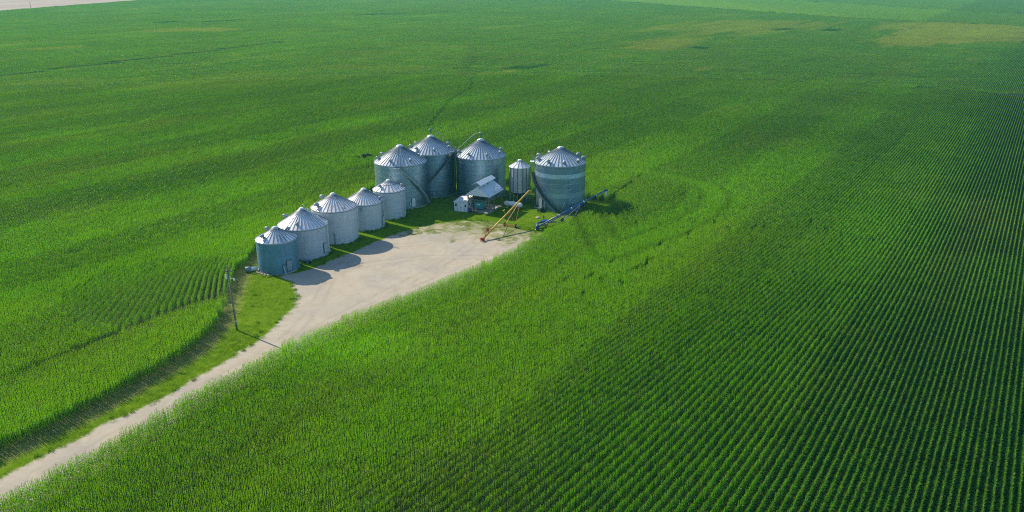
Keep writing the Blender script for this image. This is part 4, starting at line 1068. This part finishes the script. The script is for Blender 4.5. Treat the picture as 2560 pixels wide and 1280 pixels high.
# ------------------------------------------------------------------ augers
def local_frame(base, top):
    b = Vector(base); d = Vector(top) - b
    h = Vector((d.x, d.y, 0)); s = Vector((h.y, -h.x, 0)).normalized()
    return b, d, s
def wheel(parent, c, ax, r=.42, w=.24, name='wheel'):
    ax = Vector(ax).normalized()
    m = MB(); c = Vector(c)
    m.tube([c - ax * w / 2, c - ax * w * .42, c + ax * w * .42, c + ax * w / 2], [r * .88, r, r, r * .88], 20); o = m.build(name, M['rubber'], parent)
    m = MB(); m.tube([c - ax * (w / 2 + .015), c + ax * (w / 2 + .015)], r * .5, 14); m.build('rim', M['white_metal'], o)
    return o
ya = empty('yellow_auger', (-6.0, 160.5, 0.03)); tag(ya, 'yellow grain auger with an orange wheeled frame and red intake, standing on the gravel', 'auger')
B, D, S = local_frame((0, 0, .55), (9.9, 17.0, 6.3))
at = lambda f, off=0.0, dz=0.0: B + D * f + S * off + Vector((0, 0, dz))
m = MB(); m.tube([at(.0), at(1.0)], .19, 14); tb = m.build('tube', M['yellow'], ya)
m = MB()
for f in (.18, .4, .62, .82): m.tube([at(f), at(f + .006)], .225, 14)
m.build('collar', M['yellow'], tb)
m = MB(); m.tube([at(1.0), at(1.0) + Vector((.25, .4, -.05)), at(1.0) + Vector((.35, .6, -.55))], .2, 12); m.build('discharge_spout', M['yellow'], ya)
A0, A1 = at(.565, -1.25), at(.565, 1.25)
ax_l = Vector((A0.x, A0.y, .42)); ax_r = Vector((A1.x, A1.y, .42))
m = MB(); m.beam(ax_l, ax_r, .12)
for e in (ax_l, ax_r):
    m.beam(e, at(.80, 0, -.12), .07); m.beam(e, at(.22, 0, -.12), .07); m.beam(e, at(.56, 0, -.15), .05)
m.build('undercarriage', M['orange'], ya)
wheel(ya, ax_l - S * .22, S); wheel(ya, ax_r + S * .22, S)
m = MB(); p = at(-.01); m.box(p + Vector((-.05, -.05, -.1)), (.5, .6, .5), Matrix.Rotation(R_(-30), 3, 'Z')); m.box(p + Vector((-.42, -.5, .05)), (.34, .34, .6), Matrix.Rotation(R_(20), 3, 'Z')); ih = m.build('intake_box', M['red'], ya)
m = MB(); m.beam(p + Vector((-.45, -.6, .3)), p + Vector((-.5, -.7, -.52)), .08); m.beam(p + Vector((.25, -.4, .1)), p + Vector((.3, -.5, -.52)), .08); m.beam(p + Vector((-.5, -.7, .45)), p + Vector((-.9, -1.0, .2)), .07); m.build('intake_leg', M['red'], ih)
q_ = at(.10, -.2, .75)
m = MB(); m.box(q_, (.5, .42, .8), Matrix.Rotation(R_(-25), 3, 'Z')); m.beam(q_ + Vector((0, 0, .2)), at(.16, 0, .1), .1); m.beam(q_ + Vector((-.2, -.2, -.3)), at(.03, 0, .2), .1); m.build('motor', M['red'], ya)
m = MB(); q_ = at(.5, -.9, .2); m.tube([at(.47, 0, .1), q_ + Vector((0, 0, .35))], .05, 6); m.box(q_ + Vector((0, 0, .42)), (.9, .18, .1), Matrix.Rotation(R_(60), 3, 'Z')); m.build('winch_arm', M['yellow'], ya)

ba = empty('blue_auger', (5.6, 167.6, 0.03)); tag(ba, 'long blue grain auger with a white spout beside the rightmost grain bin', 'auger')
B, D, S = local_frame((0, 0, .75), (16.3, 11.7, 6.1))
at = lambda f, off=0.0, dz=0.0: B + D * f + S * off + Vector((0, 0, dz))
m = MB(); m.tube([at(.0), at(1.0)], .18, 14); tb = m.build('tube', M['blue'], ba)
m = MB()
for f in (.30, .48, .66, .84): m.tube([at(f), at(f + .006)], .26, 14)
m.build('collar', M['white_metal'], tb)
m = MB(); m.tube([at(.08, 0, -.42), at(.46, 0, -.42)], .10, 10)
for f in (.1, .28, .45): m.beam(at(f, 0, 0), at(f, 0, -.42), .1)
m.build('drive_shaft', M['blue'], tb)
m = MB(); e = at(1.0); m.tube([at(.985), e + Vector((.15, .1, .0)), e + Vector((.05, .03, -.25))], .26, 12); m.build('discharge_head', M['blue'], ba)
m = MB(); m.tube([e + Vector((-.05, 0, -.2)), e + Vector((-.06, -.02, -1.55))], .19, 12); m.build('discharge_spout', M['white_metal'], ba)
m = MB(); ax0, ax1 = Vector((*at(.42, -1.4).xy, .45)), Vector((*at(.42, 1.4).xy, .45))
m.beam(ax0, ax1, .14)
for e_ in (ax0, ax1): m.beam(e_, at(.62, 0, -.2), .10); m.beam(e_, at(.14, 0, -.2), .10); m.beam(e_, at(.42, 0, -.2), .08)
m.build('undercarriage', M['blue'], ba)
wheel(ba, ax0 - S * .25, S, .46); wheel(ba, ax1 + S * .25, S, .46)
m = MB(); m.beam(at(.42, -.2, 0), at(.42, -.2, 2.6), .2); m.build('lift_mast', M['blue'], ba)
m = MB(); m.tube([at(.42, -.2, 2.5), at(.30, 0, .2)], .025, 5); m.build('cable', M['steel_dark'], ba)
# swing intake hopper at the low end
m = MB(); p = at(0)
m.lathe([(.30, -.65), (.42, -.4), (.42, .35), (.2, .5), (0, .5)], 14, tuple(p)); m.build('gear_box', M['blue'], ba)
m = MB(); w0 = p + Vector((.05, 1.5, .45)); w1 = p + Vector((1.2, 2.9, .25))
m.tube([p + Vector((0, .1, .25)), w0], .22, 12); m.tube([w0, w1], .2, 12); m.tube([w1, w1 + Vector((1.3, .4, 0))], .17, 10); sw = m.build('swing_tube', M['blue'], ba)
m = MB(); c0 = w1 + Vector((.5, .1, .2))
m.box(c0, (1.3, 1.0, .55), Matrix.Rotation(R_(25), 3, 'Z')); m.beam(c0 + Vector((-.2, 0, .2)), c0 + Vector((-.3, .1, 1.3)), .12); m.beam(c0 + Vector((-.3, .1, 1.2)), c0 + Vector((.2, -.2, .8)), .1); m.build('intake_hopper', M['blue'], sw)
for dv in (Vector((-.55, .35, 0)), Vector((.55, .5, 0)), Vector((.2, -.4, 0))):
    cc = c0 + dv; wheel(ba, (cc.x, cc.y, .2), (0.4, .9, 0), .2, .12, 'caster_wheel')
m = MB(); m.beam(p + Vector((-.15, -.1, -.3)), p + Vector((-.55, -.35, -.70)), .14); m.box(p + Vector((-.62, -.42, -.66)), (.4, .3, .12)); m.build('jack_foot', M['steel_dark'], ba)

# ------------------------------------------------------------------ utility pole, far pole and small things
up = empty('utility_pole', (-43.84, 115.6, 0.02)); tag(up, 'tall weathered wooden utility pole on the lawn beside the gravel drive', 'utility pole')
T_ = Vector((-.35, .0, 11.0))
m = MB(); m.tube([(0, 0, -.3), T_ * .5, T_], [.15, .13, .10], 12); pw = m.build('pole', M['pole_wood'], up)
m = MB(); c = T_ * .905; m.box(c + Vector((0, -.1, .15)), (1.3, .10, .12)); m.build('crossarm', M['pole_wood'], up)
m = MB(); c = T_ * .80
m.beam(c, c + Vector((.85, -.1, .05)), .06); m.build('lamp_bracket', M['steel'], up)
lp = MB(); lp.lathe([(.08, .2), (.14, .14), (.17, -.08), (.12, -.2), (0, -.22)], 14, tuple(c + Vector((.85, -.1, -.03)))); lp.build('lamp', M['white_paint'], up)
m = MB(); c = T_ * .845; m.lathe([(0, -.4), (.13, -.4), (.15, -.35), (.15, .25), (.09, .33), (0, .34)], 16, tuple(c + Vector((-.30, -.15, -.05)))); tr = m.build('transformer', M['white_metal'], up)
m = MB(); m.lathe([(.05, 0), (.06, .2), (0, .22)], 8, tuple(c + Vector((-.30, -.15, .28)))); m.build('bushing', M['steel_dark'], tr)
for x_ in (-.55, .55):
    m = MB(); m.lathe([(.05, 0), (.07, .08), (.05, .16), (0, .18)], 10, tuple(T_ * .905 + Vector((x_, -.1, .21)))); m.build('insulator', M['steel'], up)
m = MB(); m.box((.02, -.22, 1.5), (.25, .14, .5)); m.build('meter_box', M['steel'], up)
m = MB(); m.tube([(.02, -.20, 1.7), T_ * .80 + Vector((.02, -.17, 0))], .03, 6); m.build('conduit', M['steel'], up)

fp = empty('utility_pole', (-712, 1233, 0)); tag(fp, 'tiny distant pole at the edge of the bare field, upper left', 'utility pole')
m = MB(); m.tube([(0, 0, 0), (0, 0, 11)], [.35, .25], 8); m.build('pole', M['pole_wood'], fp)
m = MB(); m.box((0, 0, 9.8), (2.6, .25, .25)); m.build('crossarm', M['pole_wood'], fp)

def rock(name, c, s, seed, label, group, mat='stone'):
    m = MB(); bmesh.ops.create_icosphere(m.bm, subdivisions=2, radius=1.0)
    r = random.Random(seed)
    for v in m.bm.verts: v.co = Vector((v.co.x * s[0], v.co.y * s[1], max(-.5, v.co.z) * s[2])) * (0.8 + .35 * r.random())
    o = m.build(name, M[mat], None, loc=(c[0], c[1], .1)); o.rotation_euler.z = r.uniform(0, 3); tag(o, label, 'rock', group); return o
RK = [(-48.35, 141.3, 'pale flat stone next to the aeration duct of the blue-grey bin'), (-47.75, 140.85, 'rounded stone at the base of the blue-grey bin, second from its duct'), (-47.15, 140.35, 'wide stone against the blue-grey bin, middle of the stone row'),
      (-46.5, 139.95, 'long pale stone at the front of the blue-grey bin'), (-45.8, 139.75, 'broad brown stone in front of the blue-grey bin, close to the gravel'), (-45.1, 139.65, 'small stone at the gravel end of the stone row')]
for i, (x_, y_, lb) in enumerate(RK): rock('stone', (x_, y_), (random.uniform(.35, .55), random.uniform(.22, .34), .22), i, lb, 'stones along the base of the blue-grey bin')
jk = empty('scrap_heap', (-40.2, 146.4, 0.03)); tag(jk, 'dark scrap machine part lying in the weeds between the first two bins', 'scrap')
m = MB(); m.tube([(-.5, 0, .35), (.5, .1, .4)], .34, 14); m.build('drum', M['steel_dark'], jk)
m = MB(); m.box((.7, -.1, .3), (.35, .6, .5)); m.build('bracket', M['black'], jk)
m = MB(); m.beam((.1, -.4, .1), (1.1, .3, .75), .07); m.build('rod', M['white_metal'], jk)
ld = MB(); ld.lathe([(0, .0), (.55, .0), (.55, .14), (.5, .18), (.2, .18), (.2, .22), (0, .22)], 22)
tag(ld.build('drain_cover', M['concrete'], None, loc=(6.0, 176.9, .05)), 'round concrete drain cover in the grass near the blue auger', 'drain cover')

def bush(c, rx, ry, h, label, n, seed, leafw=.22, name='bush', cat='bush', group=None, tr=(0.02, 0.07)):
    r = np.random.default_rng(seed)
    root = empty(name, (c[0], c[1], 0)); tag(root, label, cat, group)
    a = r.uniform(0, 2 * PI, n); cl = r.normal(0, .5, (14, 3)); k = r.integers(0, 14, n)
    b = cl[k] + r.normal(0, .28, (n, 3)); b = b / np.maximum(1, np.linalg.norm(b, axis=1))[:, None]
    b = np.stack([b[:, 0] * rx, b[:, 1] * ry, h * (.55 + .42 * b[:, 2])], -1)
    V, F, A, Bv = strips(b, a, r.uniform(-.5, 1.2, n), np.full(n, .5), np.full(n, leafw * 1.6), np.full(n, leafw), 2, (.6, 1, .2), np.zeros(n), r.random(n))
    o = np_mesh('foliage', V, F, M['bushleaf'], {'tassel': ('FLOAT', A.astype(np.float32)), 'rnd': ('FLOAT', Bv.astype(np.float32))}); o.parent = root
    m = MB()
    for i in range(6): m.tube([(0, 0, 0), (cl[i][0] * rx * .4, cl[i][1] * ry * .4, h * .35), (cl[i][0] * rx, cl[i][1] * ry, h * .6)], [.08, .05, .02], 6)
    m.build('stem', M['wood'], root)
    return root
t = NT('bush_leaf'); rn = t.attr('rnd').outputs['Fac']
cc = t.mix(rn, (0.012, 0.05, 0.010), (0.04, 0.11, 0.02)); pb = t.pbr(cc, .5, 0, .4)
tr_ = t.n('ShaderNodeBsdfTranslucent'); t.l(cc, tr_.inputs['Color']); mx = t.n('ShaderNodeMixShader'); mx.inputs[0].default_value = .35; t.l(pb, mx.inputs[1]); t.l(tr_.outputs[0], mx.inputs[2])
M['bushleaf'] = t.done(mx.outputs[0])
bush((-43.5, 233.2), 2.0, 1.4, 2.9, 'dark scrubby bush standing in the corn left of the big grey bins', 1500, 5)
for i, (x_, y_, rx_, lb) in enumerate([(78, 1640, 22, 'long dark hedge at the very top edge of the picture, left end'), (112, 1640, 20, 'dark hedge trees at the top edge, middle clump'), (140, 1642, 13, 'dark hedge trees at the top edge, right end')]):
    bush((x_, y_), rx_, 8, 7.5, lb, 1500, 20 + i, 1.6, 'hedge', 'hedge', 'hedge clumps on the far boundary')

# ------------------------------------------------------------------ haze
hb = MB(); hb.box((0, 0, 30), (17800, 17800, 62))
t = NT('haze'); pv = t.n('ShaderNodeVolumePrincipled')
pv.inputs['Color'].default_value = (0.16, 0.80, 0.84, 1); pv.inputs['Density'].default_value = 0.00014; pv.inputs['Anisotropy'].default_value = 0.0
t.l(pv.outputs[0], t.out.inputs['Volume'])
tag(hb.build('haze', t.m), kind='stuff')
